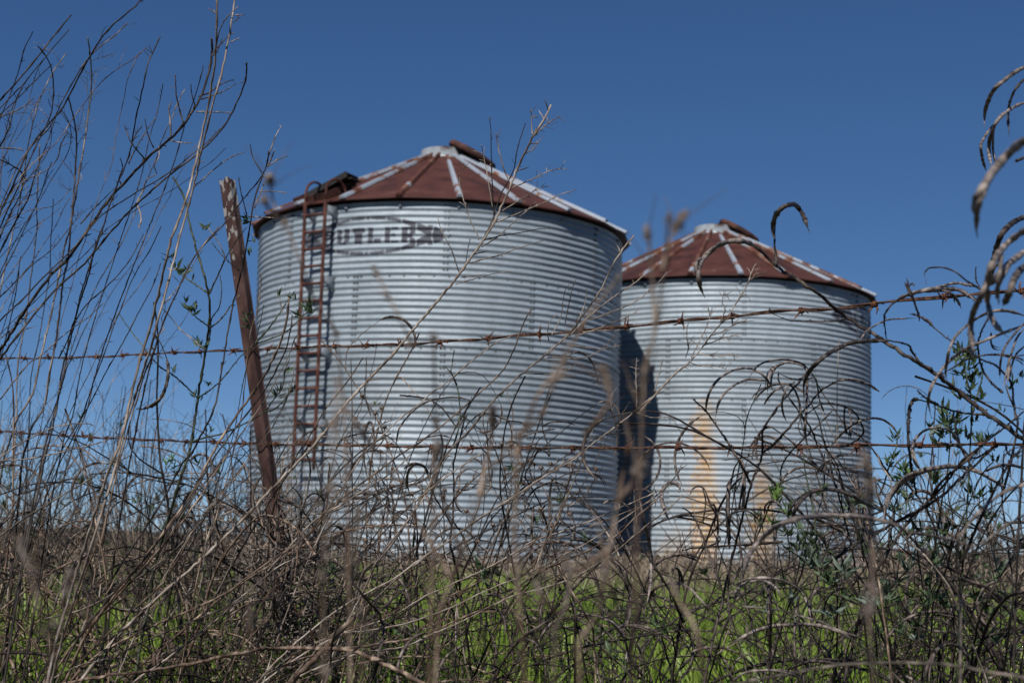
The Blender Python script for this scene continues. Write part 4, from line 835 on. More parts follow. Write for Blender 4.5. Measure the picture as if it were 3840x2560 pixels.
make_plant('sickle_pod_weed', 'sickle podded weed with slim horizontal pods right of centre over the near bin edge', 'sickle pod weed', (3600, 2.7), 2.5, [
 ('F', 11, 'dark', 6, 60, '1375,560 1370,640 1400,720 1430,860 1360,760 1310,880 1250,960 1290,1040 1350,1140 1400,1280 1440,1420 1500,1650 1560,1800 1600,1950', 2.5, 2.5, 'root'),
 ('F', 9, 'dark', 4, 50, '1400,690 1340,740 1300,850 1220,940 1200,1100 1150,1300 1100,1450'), ('F', 12, 'dark', 4, 60, '1600,1010 1640,1090 1700,1180 1800,1280 1880,1400 1960,1520', 2.5, 2.5, 'root'),
 ('F', 10, 'grey', 4, 50, '1600,1080 1680,1180 1760,1280 1840,1400 1900,1520'), ('F', 10, 'dark', 4, 50, '1510,1030 1540,1060 1600,1130 1700,1200'),
 ('I', 16, 'dark', 6, 60, '1380,390 1400,480 1440,600 1500,770 1560,930 1600,1060 1600,1200 1600,1350 1600,1500', 2.4, 2.4, 'root'),
 ('I', 13, 'dark', 4, 60, '2000,610 2060,660 2130,750 2180,830 2250,950 2300,1060 2340,1150', 2.3, 2.3), ('I', 16, 'dark', 5, 60, '2080,1040 1990,1010 1900,1000 1780,960 1690,985 1600,1020 1500,1090 1350,1180 1280,1230 1200,1290 1120,1400 1030,1568', 2.4, 2.4, 'root'),
], pods=[('F', 12, 'pod', '1375,640 1410,615 1450,605 1510,603 1560,610 1600,630'), ('F', 12, 'pod_pale', '1230,705 1280,690 1330,675 1400,660 1465,652'), ('F', 14, 'pod', '1510,1028 1465,1018 1420,1020 1370,1040 1330,1060 1290,1100 1270,1130 1258,1170 1255,1210'),
 ('F', 10, 'pod_pale', '1480,990 1540,960 1600,940 1650,938 1700,950 1745,970 1780,1000 1810,1060'), ('F', 13, 'pod', '1380,1300 1372,1240 1375,1200 1400,1170'), ('F', 26, 'pod_pale', '2310,1085 2315,1055 2300,1030 2270,1022 2230,1030 2200,1065 2190,1110 2195,1160 2215,1220 2245,1285'),
 ('F', 22, 'pod_pale', '2045,1150 2055,1210 2075,1300 2095,1380 2110,1450 2118,1520 2120,1600 2115,1700 2100,1800 2085,1860'), ('I', 18, 'pod', '1560,590 1630,592 1700,610 1760,645 1810,690 1860,740 1900,790 1930,850 1950,910 1970,965'),
 ('I', 14, 'pod', '1620,840 1690,845 1750,860 1810,885 1860,920 1910,950 1960,975'), ('I', 16, 'pod_pale', '1590,1100 1640,1095 1700,1100 1780,1120 1850,1160 1890,1200 1920,1240 1945,1290 1952,1340 1945,1400 1910,1500'),
 ('I', 20, 'pod', '2100,1000 2120,960 2150,920 2200,895 2250,888 2340,892'), ('I', 16, 'pod', '2020,965 2100,965 2180,980 2240,1010 2290,1060 2340,1120'), ('I', 10, 'pod_pale', '785,1050 782,1200 784,1350 782,1440 785,1540'), ('I', 12, 'pod', '1080,1070 1110,1120 1120,1180 1118,1230')], seed=31, group=SP, echo=2)
make_plant('sickle_pod_weed', 'sickle podded weed with long diagonal stem, two arched pods at its tip above farther roof', 'sickle pod weed', (7500, 1.95), 1.9, [
 ('C', 28, 'dark', 6, 50, '500,1325 600,1410 650,1455 700,1500 760,1525 820,1568 890,1620 940,1650 1040,1740 1130,1810 1220,1870 1320,1930 1410,1990 1500,2050 1620,2120 1740,2200 1820,2260 1900,2320 2000,2400 2100,2480 2220,2560 2334,2640 2500,2770 2650,2900', 1.9, 1.9, 'root'),
 ('C', 13, 'dark', 2, 20, '628,1260 632,1330 640,1440'), ('G', 8, 'dark', 4, 30, '595,280 600,310 640,330 720,365 800,372 900,372 1040,372 1130,358'),
 ('G', 13, 'dark', 2, 30, '1415,505 1490,520 1550,540 1565,575 1590,610 1620,650 1660,685 1740,740'), ('G', 9, 'dark', 2, 30, '1395,500 1385,430 1378,360 1390,310 1440,250'),
 ('G', 11, 'dark', 3, 30, '1605,845 1640,880 1690,915 1740,940'), ('G', 12, 'dark', 2, 30, '2045,240 2000,220 1960,195'),
], pods=[('C', 34, 'pod', '628,1262 620,1220 620,1170 628,1130 645,1095 670,1065 700,1045 740,1033 770,1035 795,1060 815,1090 830,1120 845,1160 860,1205'), ('C', 34, 'pod_pale', '500,1325 475,1305 440,1290 395,1282 350,1280 300,1290 250,1310 205,1340 165,1375 135,1415 115,1450 108,1500 112,1550 122,1600 143,1650'),
 ('G', 30, 'pod', '1415,505 1360,508 1300,505 1240,510 1180,515 1120,530 1060,560 1000,592 950,630 905,670 870,710 840,770 828,820 830,900'), ('G', 28, 'pod_pale', '1440,250 1475,225 1520,200 1580,180 1640,165 1710,152 1780,150 1840,152 1890,160 1930,178 1960,200 2010,236'),
 ('G', 18, 'pod', '1640,175 1710,168 1780,165 1815,175 1850,195 1875,225 1890,250 1903,280'), ('G', 12, 'pod_pale', '1215,500 1250,450 1285,420 1320,400 1370,375 1420,360 1500,355 1580,352')], seed=32, group=SP)
make_plant('sickle_pod_weed', 'sickle podded weed with five drooping arches crossing one another before the farther bin', 'sickle pod weed', (5050, 2.2), 2.05, [
 ('G', 13, 'dark', 4, 30, '70,905 110,940 160,985 200,1040 240,1100 290,1170 340,1250 380,1320 420,1390 445,1440 468,1490', 2.05, 2.05),
 ('G', 17, 'dark', 6, 40, '860,700 800,785 750,840 700,900 620,1000 545,1125 548,1200 545,1270 535,1320 520,1360 500,1410 480,1450 470,1490 450,1568 400,1740 360,1900 310,2110 260,2330 210,2530 150,2845', 2.05, 2.1, 'root'),
 ('G', 12, 'dark', 4, 40, '1340,850 1300,820 1260,800 1150,772 1090,775 1040,790 940,850 900,900 860,950 810,1000 760,1060 700,1130 640,1200 590,1240 545,1270'), ('G', 14, 'dark', 4, 40, '655,730 655,760 660,790 700,860 750,930 790,980 850,1060 880,1110 900,1160 920,1220 950,1280 990,1380 1040,1480 1070,1568', 2.05, 2.1, 'root'),
 ('G', 10, 'dark', 3, 40, '770,1100 810,1110 860,1120 910,1145 960,1170 980,1230 1010,1300 1060,1420 1085,1500 1110,1568 1160,1700', 2.1, 2.1, 'root'), ('G', 10, 'dark', 3, 40, '845,1000 860,1000 930,945 980,935 1040,935 1120,960 1170,990 1200,1030 1240,1120 1200,1180 1130,1220 1080,1230'),
 ('G', 9, 'dark', 3, 40, '860,700 890,740 920,800 960,870 1040,980 1120,1090 1240,1180 1310,1260 1360,1340 1440,1460', 2.1, 2.1),
 ('G', 7, 'dark', 3, 30, '660,725 700,750 760,768 830,770 890,760'),
], pods=[('G', 17, 'pod_pale', '160,980 162,940 170,900 185,855 210,810 250,765 300,730 350,706 400,695 440,694 480,700 520,720 560,750 590,790 615,835'), ('G', 17, 'pod_pale', '590,782 520,774 450,770 410,782 370,800 330,825 290,860 262,900 240,950 228,1010'),
 ('G', 14, 'pod', '855,692 820,665 780,650 730,638 680,635 625,640 570,650 530,668 500,690 475,725 452,765'), ('G', 15, 'pod_pale', '860,720 830,685 800,668 750,655 700,655 660,672 620,700 595,740 582,790 580,860'), ('G', 14, 'pod', '700,660 650,680 620,720 605,780 610,840'),
 ('G', 17, 'pod', '850,720 852,800 848,900 845,1000 840,1060 838,1120 848,1190'), ('G', 14, 'pod', '730,800 770,850 800,930 810,1000 840,1080'), ('G', 14, 'pod_pale', '770,785 720,820 690,880 680,950 690,1010 712,1060'), ('G', 14, 'pod', '700,815 640,840 590,890 555,945'),
 ('G', 12, 'pod', '910,760 925,830 930,880 945,940 970,1000'), ('G', 14, 'pod_pale', '1040,790 1090,775 1150,770 1210,778 1260,800 1300,825 1335,850'), ('G', 16, 'pod', '1010,1230 1050,1180 1100,1130 1150,1090 1200,1060 1250,1042 1300,1035 1340,1038 1380,1050 1420,1078 1450,1110 1490,1185'),
 ('G', 12, 'pod', '1110,950 1105,1020 1110,1090 1120,1150'), ('G', 12, 'pod', '1130,960 1150,1030 1150,1110 1150,1185'), ('G', 12, 'pod_pale', '1180,1290 1100,1290 1020,1310 960,1350 930,1390 910,1430'), ('G', 12, 'pod', '1130,1290 1060,1290 990,1330 960,1370 945,1420')], seed=33, group=SP, echo=1)
make_plant('sickle_pod_weed', 'tall sickle podded weed at the right edge with drooping pods from picture top to middle', 'sickle pod weed', (7300, 1.9), 1.75, [
 ('C', 14, 'dark', 3, 40, '2600,0 2560,400 2500,900 2450,1300 2400,1600 2380,2000 2340,2500', 1.75, 1.8, 'root'), ('C', 10, 'dark', 2, 30, '2334,95 2420,60 2520,80 2600,140'), ('C', 10, 'dark', 2, 30, '2334,340 2420,330 2520,380'), ('C', 10, 'dark', 2, 30, '2334,1120 2400,1120 2440,1180'),
 ('G', 11, 'dark', 3, 30, '2005,0 2005,75 2020,120 2045,170 2100,330 2060,400 2030,480 2020,560 2050,700 2110,790 2190,860'), ('G', 9, 'dark', 3, 30, '1940,95 2040,160'), ('G', 11, 'dark', 3, 30, '1620,340 1700,400 1770,460 1850,520 1920,560 2000,610 2080,650 2150,680 2250,800 2260,900 2280,1040'),
], pods=[('C', 30, 'pod_pale', '2380,80 2334,97 2290,120 2250,145 2200,185 2150,225 2115,270 2090,325 2072,380 2065,430 2063,480'), ('C', 18, 'pod', '2380,130 2334,180 2300,215 2270,255 2250,300 2235,345 2228,400 2225,450 2232,545'), ('C', 24, 'pod_pale', '2380,330 2334,340 2280,360 2230,390 2185,425 2150,465 2125,510 2108,555 2097,600 2095,650 2100,710 2112,765'),
 ('C', 20, 'pod_pale', '2140,475 2100,520 2060,580 2045,610 2038,640 2045,690 2055,740 2075,800'), ('C', 20, 'pod', '2380,705 2334,715 2300,728 2268,742'), ('C', 38, 'pod', '2390,1100 2334,1120 2270,1150 2220,1190 2180,1240 2155,1300 2135,1370 2120,1430 2110,1480'),
 ('C', 12, 'pod', '2120,1530 2130,1480 2160,1440 2195,1427'),
 ('G', 12, 'pod', '2040,160 2000,130 1940,95 1880,45 1840,24 1800,10 1760,4 1720,5 1685,10 1665,28 1652,50 1662,85'), ('G', 15, 'pod', '1620,370 1615,330 1600,290 1580,230 1560,190 1540,155 1530,125 1518,105'), ('G', 11, 'pod', '1545,160 1552,130 1570,115 1585,130'),
 ('G', 15, 'pod', '1720,420 1700,390 1680,370 1620,340 1590,328 1555,322'), ('G', 20, 'pod_pale', '2340,335 2260,310 2200,300 2150,300 2100,310 2050,332 2000,360 1950,395 1900,440 1865,480 1840,525 1820,580 1808,650 1798,720 1808,770'),
 ('G', 22, 'pod_pale', '2340,395 2270,425 2200,450 2100,490 2030,520 1960,550 1900,585 1850,620 1800,670 1760,720 1725,775 1700,825 1685,880 1680,930 1695,1005'), ('G', 13, 'pod', '1750,740 1770,735 1800,765'), ('G', 13, 'pod', '2110,450 2110,520 2130,560 2180,570'),
 ('G', 15, 'pod', '2340,380 2270,460 2210,540 2180,620 2170,700 2170,755'), ('G', 17, 'pod_pale', '2340,420 2290,480 2260,560 2235,640 2230,720 2220,800'), ('G', 14, 'pod', '2340,540 2280,600 2250,680 2240,760'), ('G', 13, 'pod', '1790,720 1850,690 1930,640 2030,610 2120,600 2200,602 2300,625 2340,650')], seed=34, group=SP)
make_plant('sickle_pod_weed', 'blurred sickle podded weed nearest the camera at the right edge with pale fat pods', 'sickle pod weed', (7300, 1.2), 1.15, [
 ('C', 26, 'grey', 0, 0, '2600,600 2640,1000 2620,1500 2560,2000 2500,2500', 1.15, 1.2, 'root'),
 ('J', 20, 'grey', 0, 0, '1970,640 2050,610 2200,500 2334,420 2500,330', 1.2, 1.2), ('J', 30, 'grey', 0, 0, '1890,540 1875,650 1872,750 1890,870 1905,960 1898,1250 1900,1568 1900,1800', 1.15, 1.15, 'root'), ('J', 26, 'grey', 0, 0, '1900,560 1980,450 2080,350 2200,260 2334,210 2500,150', 1.15, 1.15),
 ('J', 26, 'grey', 0, 0, '200,1620 500,1545 800,1490 1000,1450 1300,1430 1600,1430 1900,1450 2100,1500 2400,1540', 1.1, 1.1, 'root'), ('J', 22, 'grey', 0, 0, '410,1045 520,1048 600,1060 700,1080 800,1110 880,1130 950,1150 1020,1185 1100,1230 1180,1285 1250,1340 1330,1400 1400,1470 1500,1560', 1.5, 1.5, 'root'),
], pods=[('C', 62, 'pod_pale', '2400,560 2334,600 2290,630 2250,665 2200,715 2150,775 2100,840 2060,905 2030,960 2010,1010 2002,1060 2000,1100 2008,1140', 1.0), ('C', 46, 'pod_pale', '2400,1180 2334,1215 2280,1250 2230,1290 2190,1330 2155,1375 2130,1420 2110,1470 2095,1530 2088,1600', 1.2),
 ('C', 42, 'pod_pale', '2400,1330 2334,1360 2280,1400 2220,1445 2170,1500 2130,1545 2100,1590', 1.3), ('C', 46, 'pod', '2420,1400 2334,1460 2290,1505 2260,1560 2240,1620 2215,1680 2195,1720', 1.25),
 ('G', 40, 'pod_pale', '2110,-40 2095,40 2080,110 2045,190 2010,260 1985,320 1972,380 1970,440 1978,510 1990,570', 1.25), ('G', 38, 'pod_pale', '2090,150 2085,210 2092,270 2105,325 2130,380 2160,420 2210,468', 1.25),
 ('J', 34, 'pod_pale', '1500,500 1400,468 1300,445 1200,430 1100,423 1000,422 900,430 820,440 750,452 690,475 640,500 580,545 530,592 485,645 450,700 430,750 415,800', 1.3), ('J', 20, 'pod', '1540,540 1620,548 1700,560 1800,585 1880,600 1970,640', 1.4)], seed=35, group=SP)
make_plant('sickle_pod_weed', 'sickle podded weed standing at the lower right with dense crossing stems and low arches', 'sickle pod weed', (6200, 2.2), 2.0, [
 ('J', 19, 'dark', 6, 50, '2120,-40 2020,60 1900,170 1780,280 1650,370 1550,420 1450,470 1330,540 1200,610 1090,680 980,750', 1.95, 2.05), ('J', 19, 'dark', 6, 50, '2020,-40 1900,60 1830,160 1750,260 1650,350 1560,440 1500,520 1450,600 1380,720 1280,870 1230,1020 1190,1200 1150,1380 1100,1568', 2.0, 2.0, 'root'),
 ('J', 17, 'grey', 4, 30, '1330,0 1370,110 1440,200 1380,430 1420,470 1500,560 1570,620 1650,690 1720,770 1800,870 1850,960 1880,1080 1920,1180 2000,1350 2060,1500', 1.9, 1.9, 'root'), ('J', 13, 'dark', 5, 40, '0,660 80,645 180,637 300,630 400,625 500,620 600,610 680,600'),
 ('J', 12, 'dark', 4, 40, '0,370 60,410 120,520 170,650 230,820 260,900'), ('J', 12, 'grey', 4, 40, '0,240 50,290 100,480 160,680 240,860 300,1010', 2.1, 2.1, 'root'), ('J', 13, 'dark', 4, 40, '2120,60 2050,130 1980,290 1900,480 1840,640 1800,800 1720,1000 1700,1200', 2.1, 2.1, 'root'),
 ('J', 12, 'dark', 4, 40, '1010,0 1060,90 1090,200 1130,310 1180,400 1250,560 1300,700'), ('J', 12, 'dark', 4, 40, '970,0 970,150 960,290 900,470 860,640 820,800 760,960 700,1120', 2.1, 2.1, 'root'), ('J', 16, 'dark', 6, 60, '2334,560 2260,700 2180,830 2100,960 2040,1080 2000,1260 1980,1400', 2.0, 2.0, 'root'),
 ('J', 15, 'dark', 4, 60, '2334,-60 2240,60 2160,200 2080,350 2010,500 1960,620 1900,740'), ('J', 13, 'dark', 6, 60, '2200,0 2180,300 2210,500 2230,700 2260,900 2250,1100 2220,1300', 2.0, 2.0, 'root'), ('J', 13, 'grey', 4, 60, '1730,0 1700,90 1670,300 1680,420'),
 ('J', 10, 'green', 2, 30, '825,0 840,130 870,270 900,420 910,560'), ('J', 10, 'green', 2, 30, '650,620 665,720 690,840 710,960 750,1080 790,1200 830,1320 860,1410', 2.1, 2.1, 'root'),
 ('J', 10, 'dark', 4, 60, '1240,0 1250,180 1230,400 1260,560 1290,700 1300,900 1310,1050', 2.1, 2.1, 'root'), ('G', 14, 'dark', 4, 60, '2334,990 2250,1060 2160,1130 2070,1200 1980,1290 1900,1360 1800,1440 1740,1510 1700,1568'),
 ('G', 11, 'dark', 2, 40, '1605,908 1700,930 1780,960 1850,985 1960,1005 2080,1010'), ('G', 17, 'dark', 2, 30, '1600,1568 1585,1480 1570,1400 1555,1300 1545,1200 1543,1100 1548,1000 1558,940 1575,912 1605,905'),
 ('G', 10, 'dark', 3, 40, '1850,990 1880,1150 1930,1290 1985,1375'), ('G', 11, 'dark', 6, 60, '2340,1250 2230,1290 2200,1200 2100,1250 1990,1310 1890,1230 1740,1200'), ('G', 13, 'dark', 6, 60, '2210,820 2240,900 2280,1000 2290,1100 2260,1250 2230,1400 2180,1568', 2.05, 2.05),
], pods=[('G', 17, 'pod_pale', '1975,1365 1930,1290 1890,1210 1850,1140 1810,1112 1760,1100 1720,1100 1680,1110 1645,1125 1620,1145 1595,1170 1580,1205 1570,1240 1570,1280 1580,1320 1600,1360 1625,1392'), ('J', 30, 'pod_pale', '2210,230 2120,180 2050,140 1990,112 1920,95 1860,88 1800,90 1720,98 1650,112 1580,138 1520,170 1475,210 1440,252 1410,295 1390,340 1382,400 1380,480'),
 ('J', 26, 'pod', '1350,390 1290,360 1230,330 1175,295 1120,270 1070,254 1020,245 970,244 920,252 870,272 830,302 795,340 770,382 755,430 748,500'), ('J', 16, 'pod_pale', '450,0 452,10'), ('J', 26, 'pod_pale', '1200,1250 1100,1225 1000,1190 900,1172 800,1165 700,1170 600,1182 520,1205 450,1232 380,1270 315,1308'),
 ('J', 18, 'pod_pale', '340,970 380,920 430,885 500,868 560,872 620,900 660,950 680,1020'), ('J', 18, 'pod_pale', '350,900 420,865 500,850 590,852 680,868 760,905 820,960 855,1030 875,1110'), ('J', 18, 'pod', '545,880 580,950 600,1040 605,1150 600,1260 605,1370'), ('J', 16, 'pod', '320,840 310,930 315,1040 325,1120 345,1185'),
 ('J', 16, 'pod_pale', '0,890 60,930 110,985 150,1030 180,1080'), ('J', 14, 'pod', '50,280 70,240 105,222 140,235 165,280 190,350 220,400 238,450 240,560 245,690'), ('J', 10, 'pod', '135,240 155,300 155,360 138,490'), ('J', 16, 'pod', '195,350 215,352 235,400 243,480 240,580'),
 ('J', 14, 'pod', '560,410 565,360 600,325 640,330 660,370'), ('J', 13, 'pod', '290,440 340,410 400,393 460,400 530,460'), ('J', 18, 'pod', '900,430 980,475 1060,520 1120,560 1180,610'), ('J', 15, 'pod', '870,500 940,490 1030,485 1120,488 1190,495'), ('J', 18, 'pod_pale', '330,1568 420,1500 560,1480 700,1495 800,1530'), ('J', 18, 'pod', '740,1470 830,1430 930,1418 1030,1432 1120,1450'),
 ('J', 20, 'pod', '2334,100 2250,78 2180,80 2120,98 2050,130'), ('J', 22, 'pod', '1820,870 1890,860 1960,870 2050,900 2140,960 2200,1030')],
 leaves=[('J', 'leaf_bright', 5, 90, '640,290 650,330 630,470'), ('J', 'leaf', 6, 70, '720,370 520,480 830,560 800,520 700,560'), ('J', 'leaf_grey', 6, 110, '870,700 950,760 1100,800 1030,1100 740,1020 850,770'), ('J', 'leaf', 8, 80, '900,740 940,780 960,840 1000,880 900,620 950,660 870,560 1040,900 1120,960 1180,1010'),
 ('J', 'leaf_grey', 7, 120, '1300,1050 1250,1060 1390,1000 1080,860 1440,380 1180,360'), ('J', 'leaf', 8, 80, '1420,990 1480,1020 1560,980 1650,1030 1700,990 1600,1180 1500,1210 1350,1240')], seed=36, group=SP, echo=2)
make_plant('leafy_weed', 'grey green serrated weed rising at the right edge above the lower wire', 'weed', (6500, 2.2), 2.1, [
 ('G', 13, 'green', 3, 40, '1890,580 1910,640 1940,740 1960,830 1975,930 1975,1040 1970,1150 1965,1280 1960,1400 1950,1568 1940,1750 1920,2000', 2.1, 2.1, 'root'), ('G', 11, 'green', 3, 40, '1800,960 1810,1040 1825,1120 1835,1200 1820,1300 1810,1420 1780,1568', 2.1, 2.1, 'root'),
 ('G', 9, 'green', 2, 40, '1530,1350 1535,1430 1530,1500 1535,1568 1560,1700 1590,1850', 2.1, 2.1, 'root'), ('G', 10, 'green', 2, 40, '2060,700 2040,800 2010,900 1980,1000'), ('G', 9, 'green', 3, 40, '1470,1170 1460,1240 1430,1320 1400,1400 1380,1480 1340,1568'),
], leaves=[('G', 'leaf', 8, 80, '1880,590 1920,610 1900,640 1950,600 1870,660 1940,700 1990,660'), ('G', 'leaf', 8, 85, '1890,740 1940,760 1980,780 2030,740 1900,900 1960,850 2040,900'), ('G', 'leaf_grey', 2, 130, '1840,860 1920,1170 1700,1160'), ('G', 'leaf', 9, 90, '1790,990 1810,1030 1830,1060 1790,1080 1850,1120 1780,1150 1880,1060'),
 ('G', 'leaf', 6, 80, '1750,1220 1810,1250 1860,1180 2080,1190 2130,1330 2000,1060'), ('G', 'leaf_bright', 6, 80, '1510,1390 1540,1420 1500,1440'), ('G', 'leaf', 7, 70, '1450,1180 1440,1310 1400,1330 1520,1480 1560,1490 1420,1360'), ('J', 'leaf', 7, 75, '1520,110 1550,150 1500,200 1480,280 1540,320 1440,390 1500,410'),
 ('J', 'leaf', 8, 85, '1980,270 2030,300 2100,270 1820,510 1780,560 1620,520 1690,610 1720,760 2080,440'), ('J', 'leaf_grey', 6, 110, '1640,620 1720,780 1560,800 2150,800 1440,900'), ('J', 'leaf', 8, 90, '1850,650 1900,720 1650,900 1750,1000 1800,1050 2000,1000 2100,1100 2150,1280'), ('G', 'leaf', 6, 65, '2270,790 2320,760 2250,830 2180,990')], seed=40)
make_plant('leafy_weed', 'small bright leaved weed near the bottom right corner of the grass', 'weed', (6000, 2.4), 2.25, [
 ('I', 9, 'green', 3, 40, '1870,1300 1900,1400 1950,1480 2000,1568', 2.25, 2.25, 'root'), ('J', 9, 'green', 3, 40, '610,270 640,330 700,400 760,470 820,560 880,660 940,760 1000,860 1060,960 1120,1060', 2.2, 2.2, 'root'),
 ('J', 8, 'green', 3, 40, '620,560 680,620 760,680 840,740 920,800'), ('J', 8, 'green', 3, 40, '1070,260 1120,360 1170,460 1220,600 1240,740', 2.25, 2.25),
], leaves=[('I', 'leaf', 7, 70, '1850,1350 1880,1400 1940,1440 2180,1180 2230,1220 2150,1150'), ('J', 'leaf_bright', 6, 90, '620,260 660,270 640,300 700,420'), ('J', 'leaf', 8, 80, '800,600 850,640 830,700 900,740 780,650 740,560 1160,360 1200,600 1230,680'), ('J', 'leaf', 6, 80, '1320,1500 1050,1440 2280,1420')], seed=41)

# blurred dry seed heads close to the lens
BF = 'blurred dry seed heads close to the camera'
def fuzzy_head(mb, c, r, n, rs, el=1.0):
    for _ in range(n):
        d = np.array([rs.gauss(0, 1), rs.gauss(0, 1), rs.gauss(0, 1)*el + .4]); d /= np.linalg.norm(d); e = np.array(c)+d*r*rs.uniform(.5, 1.1)
        mb.tube([np.array(c), (np.array(c)+e)/2+np.array([rs.gauss(0, .1) for _ in range(3)])*r, e], [.0006, .0007, .0003], 3, False)
        blob(mb, e, r*.16, rs)
near = [('blurred dry stem with a forked fluffy top in the sky between the two roofs', .68, 14, [('1480,860 1505,760 1520,660 1533,560 1535,500', 1), ('1520,620 1545,540 1575,490', 1), ('1505,740 1495,600 1485,520', .7)], 1440),
 ('blurred brown stem crossing the ladder with fluffy knobs above the roof edge', .74, 10, [('790,900 760,780 720,690 690,600 670,530 655,512', .8), ('655,512 630,490 610,470 605,455', .8), ('640,500 625,450 618,405', .9)], 840),
 ('blurred brown stem with a buff tip before the middle of the near bin', .7, 11, [('1000,900 965,840 935,760 905,700 880,660 862,622', .9)], 1080),
 ('blurred dark stem before the ladder foot with a knob', .6, 12, [('745,1500 750,1250 765,1050 772,940 775,875', .9)], 740),
 ('blurred stem crossing the near bin right side with two buff knobs', .7, 14, [('1180,1180 1230,1000 1280,860 1340,740 1400,660 1420,640', .9), ('1340,1000 1400,920 1385,850', .9), ('1180,1050 1240,900 1292,862', .6)], 1150),
 ('blurred twiggy stem in the dark gap between the bins', .70, 16, [('1330,1568 1370,1420 1400,1260 1430,1100 1450,980 1470,880 1490,800', .0), ('1420,1150 1450,1110 1462,1075', .9), ('1400,1260 1330,1310 1300,1300', .8)], 1320),
 ('blurred tall stem with a feathery plume right of the farther bin foot', .70, 16, [('2005,1568 2003,1350 2005,1200 1998,1120 1992,1060', 1.6)], 2010),
 ('blurred stem with crooked knobs rising in the lower middle', .74, 13, [('1000,1568 1010,1400 1060,1280 1120,1100 1180,1000', .0), ('1060,1280 1030,1180 1000,1080 1010,1020', .9), ('1040,1330 960,1200 900,1090 830,990 815,970', .8), ('1100,1140 1130,1000 1132,935', .9)], 1010),
 ('blurred pale stem with a bulb low at the left of centre', .6, 11, [('830,1568 822,1400 815,1250 820,1180', .7), ('570,1568 575,1480 578,1400', .6)], 830),
 ('blurred smoky seed stem at the lower left corner', .6, 14, [('110,1568 105,1480 90,1380 60,1290 45,1250', .9), ('120,1500 150,1400 160,1310', .6)], 110),
 ('blurred knobbed stem low right of centre over the grass', .70, 13, [('1270,1568 1290,1460 1300,1380 1310,1330', .8), ('1420,1400 1400,1340 1380,1300', .7), ('1300,1420 1250,1380 1230,1340', .7), ('1620,1568 1600,1450 1560,1380 1540,1330', .6)], 1280)]
for i, (lab, d, wpx, brs, bx) in enumerate(near):
    rs = random.Random(100+i); v = P3(bx*2.977 + rs.uniform(-700, 700), 2334, d*rs.uniform(.9, 1.15)); rt = (float(v[0]), float(v[1]), float(ground_z(v[0], v[1])))
    t = thing('dry_seed_stem', lab, 'dry weed', rt, BF)
    for q, (s, hd) in enumerate(brs):
        pts = [P3(float(a.split(',')[0])*2.977, float(a.split(',')[1])*2.977, d*(1+.03*math.sin(j+i))) for j, a in enumerate(s.split())]
        if q == 0: pts = [np.array(rt), (np.array(rt)+pts[0])/2 + (0.01, 0, 0)] + pts
        C = smooth(pts, 26); r = wpx/2/3267*d*1.05*(.75 if q else 1); mb = MB(); mb.tube(C, np.linspace(r, r*.45, 26), 6)
        for _ in range(4 if q else 9):
            k = rs.randint(12, 24); twigs(mb, C[k], side_dir(C[k+1]-C[k], rs.uniform(.5, 1.), rs), rs.uniform(.01, .03), r*.3, 0, rs)
        mb.build('stem', M['brown'], t)
        if hd:
            mb = MB()
            mb.tube(C[-8:], r*.5, 5)
            for j_ in range(7): fuzzy_head(mb, C[-1-j_], .0042*hd*rs.uniform(.5, 1.1), int(9*hd)+2, rs, 1.6)
            mb.build('seed_head', M['fluff'], t)

# ------------------------------------------------------------------ far and middle tangle, too dense to count
def stems_stuff(name, label, n, xr, yr, h, rad, lean, mt, seed, lvl=1, pods=0., leaves=0., xlean=0., kids=(1, 3), lfmt='leaf', curl=.07, hfun=None, grp='dry weeds', thin=0):
    rs = random.Random(seed); mb = MB(); lf = MB(); pd = MB()
    for _ in range(n):
        x = rs.uniform(*xr); y = rs.uniform(*yr)
        if -.45 < x - .03*y < .55 and rs.random() < thin: continue
        z = float(ground_z(x, y)) - .02; H = rs.uniform(*h)
        if hfun: H *= hfun(x)
        d = (rs.gauss(xlean, lean), rs.gauss(0, lean), 1); P = wander((x, y, z), d, H, 9, curl, -.01, rs)
        r = rad*rs.uniform(.6, 1.3); mb.tube(P, np.linspace(r, r*.4, 9), 4, False)
        if lvl:
            for _k in range(rs.randint(*kids)):
                i = rs.randint(3, 7); twigs(mb, P[i], side_dir(P[i+1]-P[i], rs.uniform(.35, .9), rs), H*rs.uniform(.12, .4), r*.6, lvl-1, rs, kids=kids)
        if rs.random() < pods:
            for _k in range(rs.randint(1, 3)):
                i = rs.randint(5, 8); pod_tube(pd, arc_pod(P[i], side_dir(P[8]-P[7], rs.uniform(.3, .9), rs), rs.uniform(.11, .19), rs), .0022*rs.uniform(.7, 1.1), 5)
        if rs.random() < leaves:
            for _k in range(rs.randint(2, 5)):
                i = rs.randint(3, 8); leafcluster(lf, P[i], (0, 0, 1), rs.randint(3, 7), rs.uniform(.02, .045), rs)
    o = tag(mb.build(name, mt), label, grp, kind='stuff')
    if lf.V: lf.build('foliage', M[lfmt], o)['kind'] = 'stuff'
    if pd.V: pd.build('seed_pods', M['pod'], o)['kind'] = 'stuff'
    return o
stems_stuff('weed_thicket', 'thicket of thin dark upright stems behind the fence left of the leaning post', 900, (-3.4, -.8), (4.4, 8), (.55, 1.4), .0024, .13, M['thicket'], 1, lvl=2, leaves=.12, kids=(1, 3), hfun=lambda x: .78+.12*math.sin(x*7))
stems_stuff('weed_thicket', 'low tangle of dry stems and sickle pods in front of the near grain bin', 170, (-1.15, 1.3), (3.0, 4.8), (.45, 1.0), .0024, .42, M['thicket'], 2, lvl=1, pods=.55, leaves=.15, kids=(1, 3), curl=.12)
